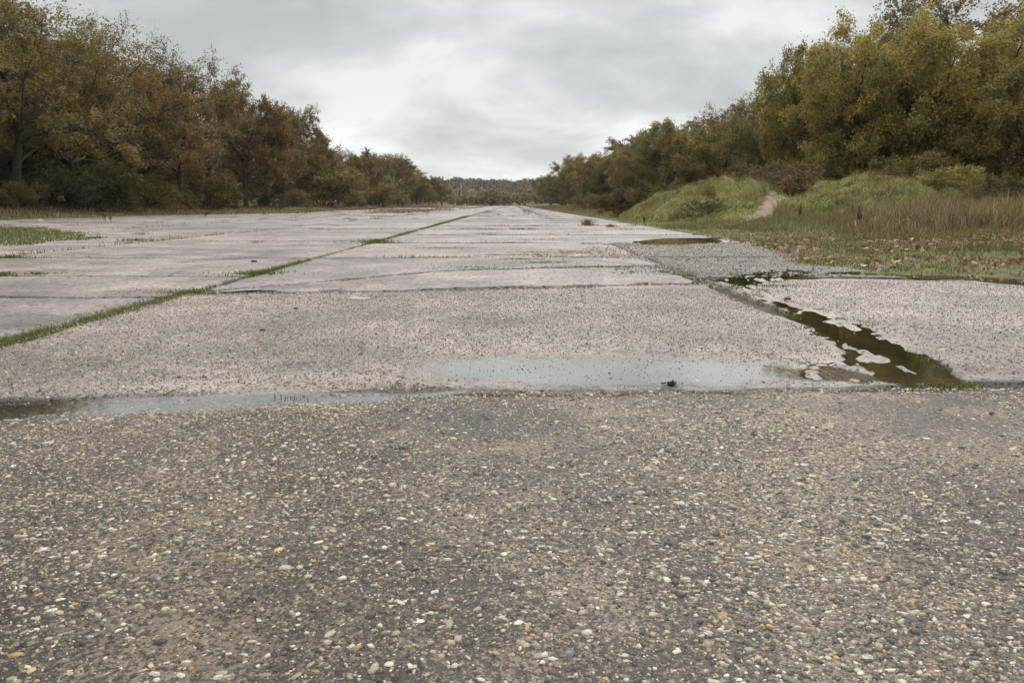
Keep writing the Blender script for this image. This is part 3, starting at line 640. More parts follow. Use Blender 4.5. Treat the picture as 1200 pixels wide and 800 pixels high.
def build_grass():
    rng = np.random.default_rng(31)
    # long joint on the left of the centre lane
    n = 48000; y = 4.6 + 60 * rng.uniform(0, 1, n) ** 2.0; wj = .075 + .05 * fbm(y * .5, y * 0, 301)
    dens = np.interp(y, [4, 8.0, 8.5, 8.9, 10.6, 11.0, 13.0, 13.6, 18.6, 19.5, 22.0, 23, 26, 30, 34, 60], [1, 1, .8, .05, .06, .9, .9, .06, .08, .9, .9, .1, .5, .1, .5, .5]) * np.clip((fbm(y * 1.6, y * 0 + 4, 303) - .25) * 3.2, .1, 1)
    x = xa + rng.normal(0, 1, n) * wj * np.interp(y, [4, 8, 14, 60], [.75, .9, .8, 1.3])
    k = rng.uniform(0, 1, n) < dens; x, y = x[k], y[k]
    grass('joint_grass', x, y, np.full(len(x), -.04), rng.uniform(.03, .075, len(x)) * np.interp(y, [4, 20, 60], [1, 1.1, 2]), np.concatenate([GREEN, GREEN, OLIVE[:3]]), rng, 'green grass strip growing in the long joint left of centre', .007, .7)
    # grass and weeds in the other joints
    X, Y, Hh = [], [], []
    for xj in XJ[1:5] + [2.55]:
        m = 9000 if xj < 0 else 3500
        yy = (20 if xj > 0 else 9) + 400 * rng.uniform(0, 1, m) ** 2.2; p = np.clip((fbm(yy * .25, yy * 0 + xj, 307) - .5) * 4, 0, 1)
        kk = rng.uniform(0, 1, m) < p; yy = yy[kk]; X.append(xj + rng.normal(0, .09, len(yy)) * (1 + yy / 90)); Y.append(yy); Hh.append(rng.uniform(.03, .10, len(yy)) * (1 + yy / 60))
    # transverse joints: scattered tufts
    for k in range(420):
        lane = rng.choice(7, p=[.08, .1, .12, .12, .12, .26, .20]); x0 = XJ[lane]; x1 = XJ[lane + 1] if lane < 6 else 6.3
        yc = rng.choice([14.2, 19.75, 25, 30.3, 35.4, 41, 46, 51.5, 57, 62.5, 72, 85, 100, 120, 150, 190, 240]) + (rng.normal(0, .05))
        xc = rng.uniform(x0, x1); m = int(rng.uniform(30, 130)); sp = rng.uniform(.1, .7)
        X.append(xc + rng.normal(0, sp, m)); Y.append(yc + rng.normal(0, .05, m)); Hh.append(rng.uniform(.015, .05, m) * (1 + yc / 45) * rng.choice([.6, 1, 1.6]))
    x, y, h = map(np.concatenate, (X, Y, Hh))
    grass('runway_weeds', x, y, np.full(len(x), -.045), h + .03, np.concatenate([OLIVE, GREEN[:2], BROWN, BROWN * .6]), rng, 'scattered weeds growing along the slab joints of the runway', .016, .7, 'weeds', simple=True)
    # brown overgrown strip on the far left lanes
    n = 26000; y = 75 + 330 * rng.uniform(0, 1, n) ** 1.5; x = -33 + 22 * rng.uniform(0, 1, n) ** 1.6
    k = fbm(x * .12, y * .03, 311) + .25 * sstep(-20, -33, x) > .56; x, y = x[k], y[k]
    grass('overgrown_strip', x, y, np.full(len(x), -.02), rng.uniform(.15, .45, len(x)), np.concatenate([TAN, OLIVE]), rng, 'brown weeds covering the far left part of the runway', .08, .5, 'weeds', simple=True)
    # green patch on the left
    pg = PG([(-40, 289), (30, 287), (75, 283), (112, 277), (80, 271), (40, 267), (-40, 266)])
    P = np.array(pg); n = 26000; x = rng.uniform(P[:, 0].min() - .5, P[:, 0].max() + .5, n); y = rng.uniform(P[:, 1].min() - .5, P[:, 1].max() + .5, n)
    k = sdist(x, y, pg) + (fbm(x * .8, y * .8, 317) - .5) * 2.2 > 0; x, y = x[k], y[k]
    grass('grass_patch', x, y, np.full(len(x), -.01), rng.uniform(.04, .13, len(x)), np.concatenate([GREEN, GREEN, OLIVE[:3]]), rng, 'flat green grass patch lying on the slabs at the left edge', .035, .8, simple=True)
    # left verge, tan
    n = 60000; y = 33 + 330 * rng.uniform(0, 1, n) ** 1.9; x = -33.2 - 8.5 * rng.uniform(0, 1, n) ** .8
    k = rng.uniform(0, 1, n) < np.clip((fbm(x * .35, y * .25, 321) - .3) * 3, .1, 1); x, y = x[k], y[k]
    grass('verge_grass', x, y, ground_z(x, y), rng.uniform(.12, .55, len(x)) * np.interp(x, [-42, -36, -33.2], [1.2, 1, .35]), np.concatenate([TAN, TAN, OLIVE]), rng, 'dry tan grass along the verge in front of the left trees', .05, .5, simple=True)
    # right verge far
    n = 26000; y = 52 + 300 * rng.uniform(0, 1, n) ** 1.7; x = 6.6 + 12 * rng.uniform(0, 1, n)
    grass('verge_grass', x, y, ground_z(x, y), rng.uniform(.08, .4, n) * np.interp(x, [6.6, 9, 18], [.35, 1, 1.3]), np.concatenate([TAN[:3], OLIVE, BROWN[:2]]), rng, 'rough grass along the verge below the far right trees', .055, .5, simple=True)
    # mound turf
    n = 95000; x = rng.uniform(6.2, 31, n); y = rng.uniform(33.5, 48, n)
    tc_ = np.stack([rng.uniform(7, 28, 150), rng.uniform(34, 46, 150)], -1); ti = rng.integers(0, 150, 12000); x[:12000] = tc_[ti, 0] + rng.normal(0, .2, 12000); y[:12000] = tc_[ti, 1] + rng.normal(0, .2, 12000); z = mound_z(x, y) - .05
    pth = np.abs(x - (10.5 + .56 * (y - 33.5) + .22 * np.sin((y - 33.6) / 11.2 * 7))); k = (z > .03) & (pth > .2 + .6 * fbm(x * 3, y * 3, 229)) & ~((y < 36.5) & (x > 9) & (x < 12) & (rng.uniform(0, 1, n) < .7))
    x, y, z = x[k], y[k], z[k]; g = fbm(x * .45, y * .45, 331)
    long_ = g > .52; gn = .2 + 1.35 * fbm(x * 1.1, y * 1.1, 335, 5)
    h = np.where(long_, rng.uniform(.08, .26, len(x)), rng.uniform(.04, .11, len(x)))
    h = h * (1 + 1.5 * sstep(.55, .75, fbm(x * 1.7, y * 1.7, 337)))
    grass('mound_grass', x[~long_], y[~long_], z[~long_], h[~long_], 1.6 * np.concatenate([GREEN, GREEN[:2], GREEN[:2], OLIVE]), rng, 'short bright green turf on the earth mound', .034, .7, simple=True, gain=gn[~long_])
    grass('mound_grass', x[long_], y[long_], z[long_], h[long_], 1.4 * np.concatenate([OLIVE, OLIVE, GREEN[2:], TAN[:2]]), rng, 'longer pale tufted grass on the earth mound', .026, .8, simple=True, gain=gn[long_])
    # tall brown grass, right foreground
    n = 60000; y = 17.5 + 20 * rng.uniform(0, 1, n) ** 1.1; x = verge_edge(y) + 3.2 + rng.uniform(0, 1, n) * (y * .75 - 6)
    k = (rng.uniform(0, 1, n) < np.clip((fbm(x * .5, y * .4, 341) - .33) * 4.0, .04, 1)) & (x > 8.6 - .02 * y) & in_view(x, y, .2) & (x - .43 * y + 1.2 - 5.0 * (fbm(x * .5, y * .3, 349) - .5) > rng.uniform(0, 2.2, n)); x, y = x[k], y[k]; dd = x - .43 * y + 1.2 - 5.0 * (fbm(x * .5, y * .3, 349) - .5)
    tall = fbm(x * .35, y * .3, 345)
    grass('tall_grass', x, y, side_z(x, y), rng.uniform(.2, .7, len(x)) * np.clip(-.6 + 2.8 * tall, .12, 1.6) * np.interp(x - verge_edge(y), [2.5, 6], [.45, 1.05]) * (.35 + .65 * sstep(0, 3, dd)), np.concatenate([BROWN, TAN, TAN, OLIVE[:3]]), rng, 'tall dry brown grass behind the mossy verge on the right', .018, .5)
    # short grass on the mossy verge
    n = 85000; y = 10 + 27 * rng.uniform(0, 1, n) ** 1.3; x = verge_edge(y) + rng.uniform(-.8, 8, n); z = verge_z(x, y)
    k = (z > -.005) & in_view(x, y, .15) & ~((np.abs(x - 10.5 - .56 * (y - 33.5)) < .45) & (y > 32.5)) & (rng.uniform(0, 1, n) < np.clip((fbm(x * .8, y * .5, 351) - .35) * 4, .3, 1)); x, y, z = x[k], y[k], z[k]
    grass('verge_turf', x, y, z, rng.uniform(.015, .07, len(x)) * np.interp(y, [10, 30], [1, 2]) * (1 + 1.5 * sstep(1.5, 4, x - verge_edge(y))), np.concatenate([GREEN, GREEN, OLIVE, BROWN[:2]]), rng, 'short green grass and moss tufts on the right verge', .015, .9, simple=True)
    # moss rims of the right puddle and in the broken joints
    n = 34000; x = rng.uniform(1.6, 4.6, n); y = rng.uniform(4.1, 11, n); s = sdist(x, y, PUD_B); k = (np.abs(s + .02) < .10) & (fbm(x * 4, y * 3, 361) > .56); x, y = x[k], y[k]
    pts = []
    for (px, py, sp) in ((1105, 451, .05), (1130, 452, .04), (905, 335, .15), (650, 296, .35), (612, 304, .22), (640, 308, .2), (603, 299, .25), (690, 313, .3), (510, 291, .3), (655, 281, .5), (800, 321, .3), (560, 314, .3), (225, 343, .12), (212, 341, .2)):
        a, b = G(px, py); m = 420 if py < 400 else 130; pts.append(np.stack([a + rng.normal(0, sp * 1.5, m), b + rng.normal(0, sp * .6, m)], -1))
    p = np.concatenate(pts); x = np.concatenate([x, p[:, 0]]); y = np.concatenate([y, p[:, 1]])
    grass('joint_moss', x, y, surf(x, y) - .004, rng.uniform(.006, .028, len(x)) * np.interp(y, [4, 14, 30], [.6, 1.3, 2]), GREEN, rng, 'low moss and grass around the right puddle and in broken joints', .008, 1.0, 'moss')
    # red-brown leaf litter on the verge
    RED = np.array([[.26, .115, .065], [.33, .18, .11], [.18, .085, .05], [.40, .27, .19], [.47, .37, .28]])
    n = 5200; y = np.clip(rng.normal(15.5, 2.8, n), 10.3, 24); x = rng.normal(9.0, 2.2, n); k = (x > verge_edge(y) + .1) & (fbm(x * .8, y * .8, 371) > .43); x, y = x[k], y[k]
    sz = rng.uniform(.05, .15, len(x)); V, F, C = leaf_quads(np.stack([x, y, verge_z(x, y) + .02 + rng.uniform(0, .05, len(x))], -1), sz, rng, flatz=.45)
    C = np.repeat(RED[rng.integers(0, 5, len(x))], 4, 0)
    tag(obj('leaf_litter', mesh_np('leaf_litter', V, F, False, C), M['litter']), 'scattered red-brown leaf litter on the mossy verge at right', 'leaf litter', None, 'stuff')
def leaf_tris(c, size, rng, asp=.62):
    n = len(c); u = unit(rng.normal(0, 1, (n, 3))); r = rng.normal(0, 1, (n, 3)); v = unit(r - u * (r * u).sum(1)[:, None])
    a = u * size[:, None] * .68; b = v * size[:, None] * .68 * asp
    return np.stack([c + a, c - a * .7 + b, c - a * .7 - b], 1).reshape(-1, 3), [np.arange(n * 3).reshape(n, 3)], None
def leaf_quads(c, size, rng, flatz=1.0, asp=.62):
    n = len(c); u = rng.normal(0, 1, (n, 3)); u[:, 2] *= flatz; u /= np.linalg.norm(u, axis=1)[:, None]
    r = rng.normal(0, 1, (n, 3)); r[:, 2] *= flatz; v = r - u * (r * u).sum(1)[:, None]; v /= np.linalg.norm(v, axis=1)[:, None] + 1e-9
    a = u * size[:, None] * .5; b = v * size[:, None] * .5 * asp
    V = np.stack([c - a, c + b - a * .1, c + a, c - b - a * .1], 1)
    return V.reshape(-1, 3), [np.arange(n * 4).reshape(n, 4)], None
build_grass()

# ------------------------------------------------------------------ trees
def unit(v): return v / (np.linalg.norm(v, axis=-1, keepdims=True) + 1e-9)
def grow(pos, dr, Ln, S, wob, trop, rng):
    n = len(pos); P = np.zeros((n, S + 1, 3)); P[:, 0] = pos; d = unit(dr)
    for k in range(S):
        d = unit(d + rng.normal(0, wob, (n, 3)) + np.array([0, 0, trop]))
        P[:, k + 1] = P[:, k] + d * (Ln / S)[:, None]
    return P
def kids(P, R, cnt, start, ang, rng):
    """child start positions and directions along parents"""
    n, S1, _ = P.shape; S = S1 - 1
    t = start + (1 - start) * (np.arange(cnt)[None] + rng.uniform(0, 1, (n, cnt))) / cnt; t = np.clip(t, 0, .999)
    f = t * S; i = f.astype(int); fr = (f - i)[..., None]; ar = np.arange(n)[:, None]
    A, B = P[ar, i], P[ar, i + 1]; pos = A + (B - A) * fr; tg = unit(B - A); r = R[ar, i] * (1 - fr[..., 0]) + R[ar, i + 1] * fr[..., 0]
    az = rng.uniform(0, 2 * np.pi, (n, 1)) + np.arange(cnt)[None] * 2.4 + rng.normal(0, .4, (n, cnt))
    ref = np.where(np.abs(tg[..., 2:3]) < .9, np.array([0, 0, 1.]), np.array([1., 0, 0])); e1 = unit(np.cross(tg, ref)); e2 = np.cross(tg, e1)
    an = rng.uniform(ang[0], ang[1], (n, cnt))[..., None]
    d = tg * np.cos(an) + (e1 * np.cos(az)[..., None] + e2 * np.sin(az)[..., None]) * np.sin(an)
    return pos.reshape(-1, 3), d.reshape(-1, 3), r.ravel(), t.ravel(), np.repeat(np.arange(n), cnt)
def tubes(P, R, k):
    n, S1, _ = P.shape; tg = np.gradient(P, axis=1); tg = unit(tg)
    ref = np.where(np.abs(tg[..., 2:3]) < .9, np.array([0, 0, 1.]), np.array([1., 0, 0])); e1 = unit(np.cross(tg, ref)); e2 = np.cross(tg, e1)
    a = np.arange(k) * 2 * np.pi / k
    V = P[:, :, None] + R[:, :, None, None] * (e1[:, :, None] * np.cos(a)[:, None] + e2[:, :, None] * np.sin(a)[:, None])
    idx = np.arange(n * S1 * k).reshape(n, S1, k); i0 = idx[:, :-1]; i1 = idx[:, 1:]
    F = np.stack([i0, np.roll(i0, -1, 2), np.roll(i1, -1, 2), i1], -1).reshape(-1, 4)
    return V.reshape(-1, 3), F
def make_tree(seed, H, stems=1, bole=.28, limbs=13, limb_len=.42, limb_ang=(.7, 1.15), br=(7, 6, 4), leaves=24000, leaf=.14, fork=.25, trop=.05, r0=.019, spread=1.0, top_bare=0.0, twig_leaf=.14, wob=.16, clump=.8):
    rng = np.random.default_rng(seed)
    if stems == 1: pos = np.zeros((1, 3)); dr = np.array([[rng.normal(0, .04), rng.normal(0, .04), 1.0]]); Ln = np.array([H * .82])
    else:
        az = np.arange(stems) * 2 * np.pi / stems + rng.uniform(-.3, .3, stems); tl = rng.uniform(.12, fork, stems) * spread
        pos = np.stack([np.cos(az) * .35, np.sin(az) * .35, np.zeros(stems)], -1); dr = np.stack([np.cos(az) * tl, np.sin(az) * tl, np.ones(stems)], -1); Ln = H * rng.uniform(.62, .86, stems)
    S = 8; P0 = grow(pos, dr, Ln, S, .09, .03, rng); rr = H * r0 / math.sqrt(stems); R0 = rr * np.linspace(1, .22, S + 1)[None] ** 1.0 * np.ones((len(pos), 1)); R0[:, 0] *= 1.35
    parts = [(P0, R0, 8)]
    p, d, r, t, _ = kids(P0, R0, limbs, bole, limb_ang, rng)
    shape = np.interp(t, [0, bole, bole + .2, .7, 1], [.8, .85, 1.0, .75, .5])
    P1 = grow(p, d, H * limb_len * shape * rng.uniform(.75, 1.15, len(t)) * spread, 6, wob, trop, rng); R1 = np.minimum(r * .55, .2)[:, None] * np.linspace(1, .2, 7)[None]; parts.append((P1, R1, 6))
    p, d, r, t, _ = kids(P1, R1, br[0], .25, (.5, 1.0), rng); P2 = grow(p, d, H * limb_len * .38 * (1.15 - .5 * t) * rng.uniform(.7, 1.2, len(t)), 4, wob * 1.2, trop, rng); R2 = np.maximum(r * .55, .012)[:, None] * np.linspace(1, .3, 5)[None]; parts.append((P2, R2, 4))
    p, d, r, t, _ = kids(P2, R2, br[1], .2, (.4, .95), rng); P3 = grow(p, d, H * limb_len * .16 * rng.uniform(.6, 1.25, len(t)), 2, wob * 1.3, trop * .6, rng); R3 = np.maximum(r * .5, .008)[:, None] * np.linspace(1, .4, 3)[None]; parts.append((P3, R3, 3))
    p, d, r, t, _ = kids(P3, R3, br[2], .15, (.4, 1.0), rng); P4 = grow(p, d, H * .028 * rng.uniform(.6, 1.3, len(t)), 2, wob, 0, rng); R4 = np.full((len(p), 3), .006) * np.array([[1, .8, .5]]); parts.append((P4, R4, 3))
    Vs, Fs, o = [], [], 0
    parts[-1] = (P4[:, ::2], R4[:, ::2], 3)
    for P, R, k in parts:
        v, f = tubes(P, R, k); Vs.append(v); Fs.append(f + o); o += len(v)
    wood = mesh_np('trunk', np.concatenate(Vs), np.concatenate(Fs), True)
    # leaves gather on the outer twigs, in clumps
    Q = P4; n = len(Q); cl = rng.uniform(0, 1, len(P3)) ** .7 * np.repeat(rng.uniform(.08, 1, len(P2)) ** clump, br[1]); wgt = np.repeat(cl, br[2])[:n]
    zt = Q[:, 1, 2] / H; wgt = wgt * np.interp(zt, [0, .6, .85, 1.05], [1, 1, 1 - top_bare, max(.02, 1 - 1.8 * top_bare)]); wgt = wgt / wgt.sum()
    i = rng.choice(n, leaves, p=wgt); f = rng.uniform(0, 1, leaves)[:, None]
    c = np.where(f < .5, Q[i, 0] + (Q[i, 1] - Q[i, 0]) * f * 2, Q[i, 1] + (Q[i, 2] - Q[i, 1]) * (f * 2 - 1)) + rng.normal(0, twig_leaf, (leaves, 3))
    c[:, 2] = np.maximum(c[:, 2], .05)
    V, F, _ = leaf_tris(c, leaf * rng.uniform(.6, 1.4, leaves), rng)
    crown = mesh_np('crown', V, F, False)
    wood.materials.append(M['bark']); crown.materials.append(M['leaf'])
    return wood, crown, float(np.percentile(V[:, 2], 99.6))
TREES = {
    'oak0': make_tree(101, 17, limbs=17, leaves=25000, leaf=.15, top_bare=.72, limb_len=.46, bole=.22, limb_ang=(.8, 1.3), trop=.02),
    'oak1': make_tree(102, 17, limbs=16, leaves=20000, leaf=.15, top_bare=.78, limb_len=.46, bole=.26, limb_ang=(.65, 1.2), trop=.03),
    'oak2': make_tree(103, 17, limbs=18, leaves=34000, leaf=.16, top_bare=.55, limb_len=.44, bole=.16, limb_ang=(.75, 1.3), trop=.02),
    'round0': make_tree(111, 16, limbs=18, leaves=62000, leaf=.16, limb_len=.50, bole=.2, br=(7, 7, 4), limb_ang=(.75, 1.35), trop=.02),
    'round1': make_tree(112, 15, limbs=17, leaves=56000, leaf=.16, limb_len=.48, bole=.10, br=(7, 7, 4), limb_ang=(.75, 1.35), trop=.02),
    'dome0': make_tree(121, 14, clump=.35, stems=9, bole=.03, limbs=12, limb_len=.31, fork=.75, trop=.01, leaves=120000, leaf=.148, br=(5, 4, 3), limb_ang=(.5, 1.2), r0=.035, twig_leaf=.2),
    'dome1': make_tree(122, 13, clump=.35, stems=8, bole=.03, limbs=12, limb_len=.32, fork=.75, trop=.01, leaves=108000, leaf=.148, br=(5, 4, 3), limb_ang=(.5, 1.25), r0=.035, twig_leaf=.2),
    'dome2': make_tree(123, 12, clump=.35, stems=7, bole=.03, limbs=12, limb_len=.34, fork=.75, trop=.01, leaves=84000, leaf=.155, br=(5, 4, 3), limb_ang=(.5, 1.25), r0=.035, twig_leaf=.22),
    'shrub0': make_tree(131, 4, stems=9, bole=.04, limbs=9, limb_len=.42, fork=1.1, leaves=16000, leaf=.10, br=(4, 4, 3), limb_ang=(.5, 1.3), r0=.03, twig_leaf=.12),
    'shrub1': make_tree(132, 4, stems=8, bole=.04, limbs=8, limb_len=.46, fork=1.3, leaves=12000, leaf=.10, br=(4, 4, 3), limb_ang=(.5, 1.3), r0=.03, twig_leaf=.12),
    'twiggy': make_tree(133, 2, stems=12, bole=.1, limbs=7, limb_len=.40, fork=1.2, leaves=900, leaf=.06, br=(4, 4, 3), limb_ang=(.4, 1.1), r0=.02, twig_leaf=.05),
}
TRNG = np.random.default_rng(5)
def place_tree(kind, px, d, top, color, label, cat='tree', group=None, name=None, width=1.0, zfun=ground_z, part=('trunk', 'crown')):
    wood, crown, hh = TREES[kind]; x, y = AT(px, d); z = float(zfun(x, y)) - .05; s = (TOPZ(top, d) - z) / hh
    r = empty(name or 'tree', (x, y, z), float(TRNG.uniform(0, 6.28))); r.scale = (s * width, s * width, s)
    a = obj(part[0], wood, None, r); b = obj(part[1], crown, None, r); b.color = (*color, 1); a.color = b.color
    return tag(r, label, cat, group)
RUST = (.225, .158, .075); OLV = (.24, .205, .08); OCH = (.35, .315, .12); DKO = (.13, .115, .042); YEL = (.27, .23, .075); GRN = (.19, .185, .075); BRN = (.22, .178, .095); RED = (.27, .13, .045)
ORD = ['first', 'second', 'third', 'fourth', 'fifth', 'sixth', 'seventh', 'eighth', 'ninth', 'tenth', 'eleventh', 'twelfth', 'thirteenth', 'fourteenth', 'fifteenth', 'sixteenth', 'seventeenth', 'eighteenth']
LEFT = [('oak2', -75, 52, -60, BRN, 1.1), ('oak0', 22, 60, -22, OLV, 1.1), ('oak1', 95, 68, 30, OLV, 1.0), ('oak1', 148, 76, 27, (.25, .18, .075), 1.0), ('oak0', 212, 86, 56, BRN, .95), ('round0', 288, 108, 101, RUST, 1.05),
        ('oak2', 332, 128, 126, BRN, .72), ('round1', 368, 150, 156, OLV, .85), ('oak2', 396, 172, 172, BRN, .9), ('round0', 426, 196, 176, RUST, 1.0), ('oak2', 450, 228, 180, BRN, 1.1),
        ('round1', 472, 262, 192, OLV, 1.4), ('round0', 488, 305, 203, OLV, 1.4), ('round1', 503, 352, 208, OLV, 1.4), ('round0', 518, 402, 212, BRN, 1.5)]
LBACK = [('oak2', -20, 72, 15, OLV, 1.3), ('round1', 62, 80, 50, BRN, 1.3), ('oak2', 122, 90, 72, BRN, 1.3), ('oak0', 178, 98, 80, BRN, 1.1), ('round1', 246, 112, 112, BRN, 1.2), ('oak2', 312, 140, 128, BRN, .85), ('oak0', 350, 165, 148, BRN, .85),
         ('oak2', 380, 190, 168, BRN, .95), ('oak0', 412, 225, 178, OLV, 1.1), ('oak2', 440, 260, 180, BRN, 1.4), ('oak0', 462, 300, 190, BRN, 1.4), ('oak2', 482, 350, 200, BRN, 1.5)]
LDESC = ['tall brown oak cut by the left edge of the picture', 'tallest bare-topped oak at the left, dark forked trunk', 'thinly leaved oak between the two tallest left oaks', 'airy oak with bare upper twigs against the sky', 'slender bare-topped oak just before the round russet tree', 'round russet oak with a pale leaning trunk on the left']
for i, (k, px, d, tp, c, wd) in enumerate(LEFT):
    lab = LDESC[i] if i < 6 else 'brown autumn tree, %s from the near end of the left row' % ORD[i]
    place_tree(k, px, d, tp, c, lab, 'tree', 'trees in the row left of the runway', 'oak_tree', wd)
for i, (k, px, d, tp, c, wd) in enumerate(LBACK):
    place_tree(k, px, d, tp, c, 'brown tree standing behind the left row, %s from the near end' % ORD[i], 'tree', 'trees behind the left row', 'oak_tree', wd)
RIGHT = [('oak2', 1165, 66, -14, BRN, 1.1), ('dome0', 1012, 57, 20, OCH, .86), ('dome1', 1110, 54, 34, OCH, 1.0), ('dome1', 962, 62, 62, (.29, .25, .09), .66), ('dome2', 1215, 46, 70, OLV, 1.0),
         ('dome0', 890, 78, 122, GRN, .8), ('oak2', 905, 92, 100, BRN, .85), ('dome2', 838, 92, 143, OLV, 1.05), ('oak2', 858, 120, 118, BRN, 1.1), ('dome1', 795, 112, 150, GRN, 1.1), ('oak2', 812, 150, 138, BRN, 1.2),
         ('dome0', 758, 135, 160, OLV, 1.1), ('round0', 772, 185, 148, BRN, 1.4), ('dome1', 725, 168, 172, OLV, 1.1), ('dome2', 700, 205, 182, OLV, 1.1), ('dome0', 680, 250, 184, OLV, 1.1), ('dome1', 660, 310, 198, GRN, 1.2), ('round1', 645, 370, 207, OLV, 1.2)]
RDESC = ['brown oak rising behind the big domed trees at the upper right', 'largest domed olive-yellow tree, behind the grassy mound', 'olive-yellow domed tree beside the largest one, towards the right edge', 'smaller olive domed tree left of the largest one', 'dark olive tree cut by the right edge of the picture', 'green bushy tree left of the olive domes behind the mound',
         'twiggy brown oak showing above the green bushy tree']
for i, (k, px, d, tp, c, wd) in enumerate(RIGHT):
    lab = RDESC[i] if i < 7 else ('bare-topped brown tree, %s nearest in the right row' if k.startswith(('oak', 'round')) else 'bushy olive tree, %s nearest in the right row') % ORD[i]
    place_tree(k, px, d, tp, c, lab, 'tree', 'trees in the row right of the runway', 'oak_tree' if k.startswith(('oak', 'round')) else 'sallow_tree', wd)
SHRUBS = [('shrub0', 15, 50, 212, BRN, 'low dark thicket under the tallest left oak'), ('shrub1', 70, 53, 196, (.09, .085, .04), 'grey-green shrub before the tall left oaks'), ('shrub0', 112, 58, 190, DKO, 'tall dark hawthorn shrub below the airy oak'),
          ('shrub1', 165, 64, 205, OLV, 'olive bush under the bare-topped oaks'), ('shrub0', 228, 74, 196, RUST, 'rusty orange bush before the slender oak'), ('shrub1', 196, 70, 216, GRN, 'dark green bramble at the foot of the oaks'),
          ('shrub0', 262, 84, 222, DKO, 'dark bramble left of the round russet oak'), ('shrub1', 312, 92, 224, DKO, 'low bramble right of the leaning trunk'), ('shrub0', 378, 120, 190, YEL, 'yellow-green bush standing out in the left row'), ('shrub1', 345, 108, 222, BRN, 'brown low bush between russet oak and yellow bush'),
          ('shrub0', 412, 140, 222, GRN, 'dark green bush right of the yellow bush'), ('shrub0', 440, 160, 205, YEL, 'yellowish bush further along the left row'), ('shrub1', 462, 185, 224, OLV, 'small olive bush far along the left row'),
          ('shrub0', 745, 58, 222, (.085, .06, .035), 'dark brown bramble left of the mound'), ('shrub1', 775, 56, 212, DKO, 'dark bramble bush behind the left end of the mound'), ('shrub0', 718, 74, 228, DKO, 'low dark bush at the foot of the right row'),
          ('shrub1', 905, 52, 190, BRN, 'brown bush behind the top of the dirt path'), ('shrub0', 1110, 40, 195, OCH, 'yellowish scrub behind the tall brown grass'), ('shrub1', 1180, 34, 205, DKO, 'dark scrub at the right edge behind the grass'), ('shrub0', 1060, 48, 180, OLV, 'olive scrub under the largest domed tree'),
          ('shrub1', 960, 54, 190, OLV, 'olive scrub behind the saddle of the mound'), ('shrub1', 690, 110, 226, BRN, 'brown low bush further along the right verge')]
for k, px, d, tp, c, lab in SHRUBS:
    if px < 600: d = 38.5 * FPX / (600 - px) / math.cos(PITCH)
    place_tree(k, px, d, tp, c, lab, 'shrub', 'shrubs at the foot of the trees', 'shrub', 1.35, side_z if px > 700 else ground_z, ('stems', 'foliage'))
place_tree('shrub0', 1033, 45, 200, (.36, .17, .06), 'small orange leaved sapling on top of the mound', 'sapling', None, 'sapling', .38, side_z, ('stems', 'foliage'))
place_tree('twiggy', 822, 38.5, 233, (.12, .06, .04), 'bare twiggy bush on the front of the mound', 'bush', None, 'shrub', 1.5, side_z, ('stems', 'foliage'))
place_tree('twiggy', 848, 40, 236, (.12, .08, .04), 'small bare bush higher on the mound by the path', 'bush', None, 'shrub', 1.1, side_z, ('stems', 'foliage'))
# woods behind the rows and at the far end: one mass each
def wood_mass(name, pts, hts, pal, label, leaf, per, seed, low=.1):
    rng = np.random.default_rng(seed); n = len(pts); Vs = []; Cs = []
    for (x, y), h, c in zip(pts, hts, pal[rng.integers(0, len(pal), n)]):
        z0 = float(ground_z(x, y)); m = per; u = unit(rng.normal(0, 1, (m, 3))); rad = rng.uniform(.35, 1, m) ** .4
        lob = .78 + .35 * np.sin(u[:, 0] * 4 + x) * np.sin(u[:, 1] * 3.3 + y) + .2 * np.sin(u[:, 2] * 6 + x * 2)
        wd = h * rng.uniform(.32, .45); cc = np.stack([x + u[:, 0] * rad * wd * lob, y + u[:, 1] * rad * wd * lob, z0 + h * (low + (1 - low) * (.5 + .5 * u[:, 2] * rad * lob))], -1)
        V, F, _ = leaf_tris(cc, leaf * rng.uniform(.6, 1.5, m), rng, asp=.75); Vs.append(V); Cs.append(np.repeat((c * rng.uniform(.7, 1.25))[None] * np.ones((len(V), 1)), 1, 0))
        # trunk
        tv = []
    V = np.concatenate(Vs); nf = len(V) // 3
    tag(obj(name, mesh_np(name, V, np.arange(nf * 3).reshape(nf, 3), False, np.concatenate(Cs)), M['litter']), label, 'wood', None, 'stuff')
WP = np.array([[.13, .105, .045], [.15, .115, .045], [.11, .10, .042], [.18, .13, .045], [.10, .09, .045]])
BARE = np.array([[.14, .11, .088], [.16, .13, .10], [.12, .10, .078], [.15, .125, .08]])
r_ = np.random.default_rng(77)
d_ = 40 + 410 * r_.uniform(0, 1, 150) ** 1.3
wood_mass('left_woodland', np.stack([-46 - 22 * r_.uniform(0, 1, 150), d_], -1), r_.uniform(9, 13, 150), WP, 'shaded mass of woodland behind the left row of trees', .62, 600, 1, .03)
wood_mass('left_thicket', np.stack([r_.uniform(-78, -50, 26), r_.uniform(46, 80, 26)], -1), r_.uniform(6, 10, 26), WP, 'dark thicket behind the nearest left oaks', .5, 900, 9, .0)
d_ = 62 + 390 * r_.uniform(0, 1, 120) ** 1.3
wood_mass('right_woodland', np.stack([np.interp(d_, [60, 100, 200, 450], [36, 30, 25, 22]) + 22 * r_.uniform(0, 1, 120), d_], -1), r_.uniform(7, 10.5, 120), WP, 'shaded mass of woodland behind the right row of trees', .62, 600, 2, .03)
FAR = 1.25 * np.array([[.24, .17, .08], [.20, .145, .075], [.28, .21, .08], [.17, .145, .07], [.15, .145, .06], [.22, .165, .10]])
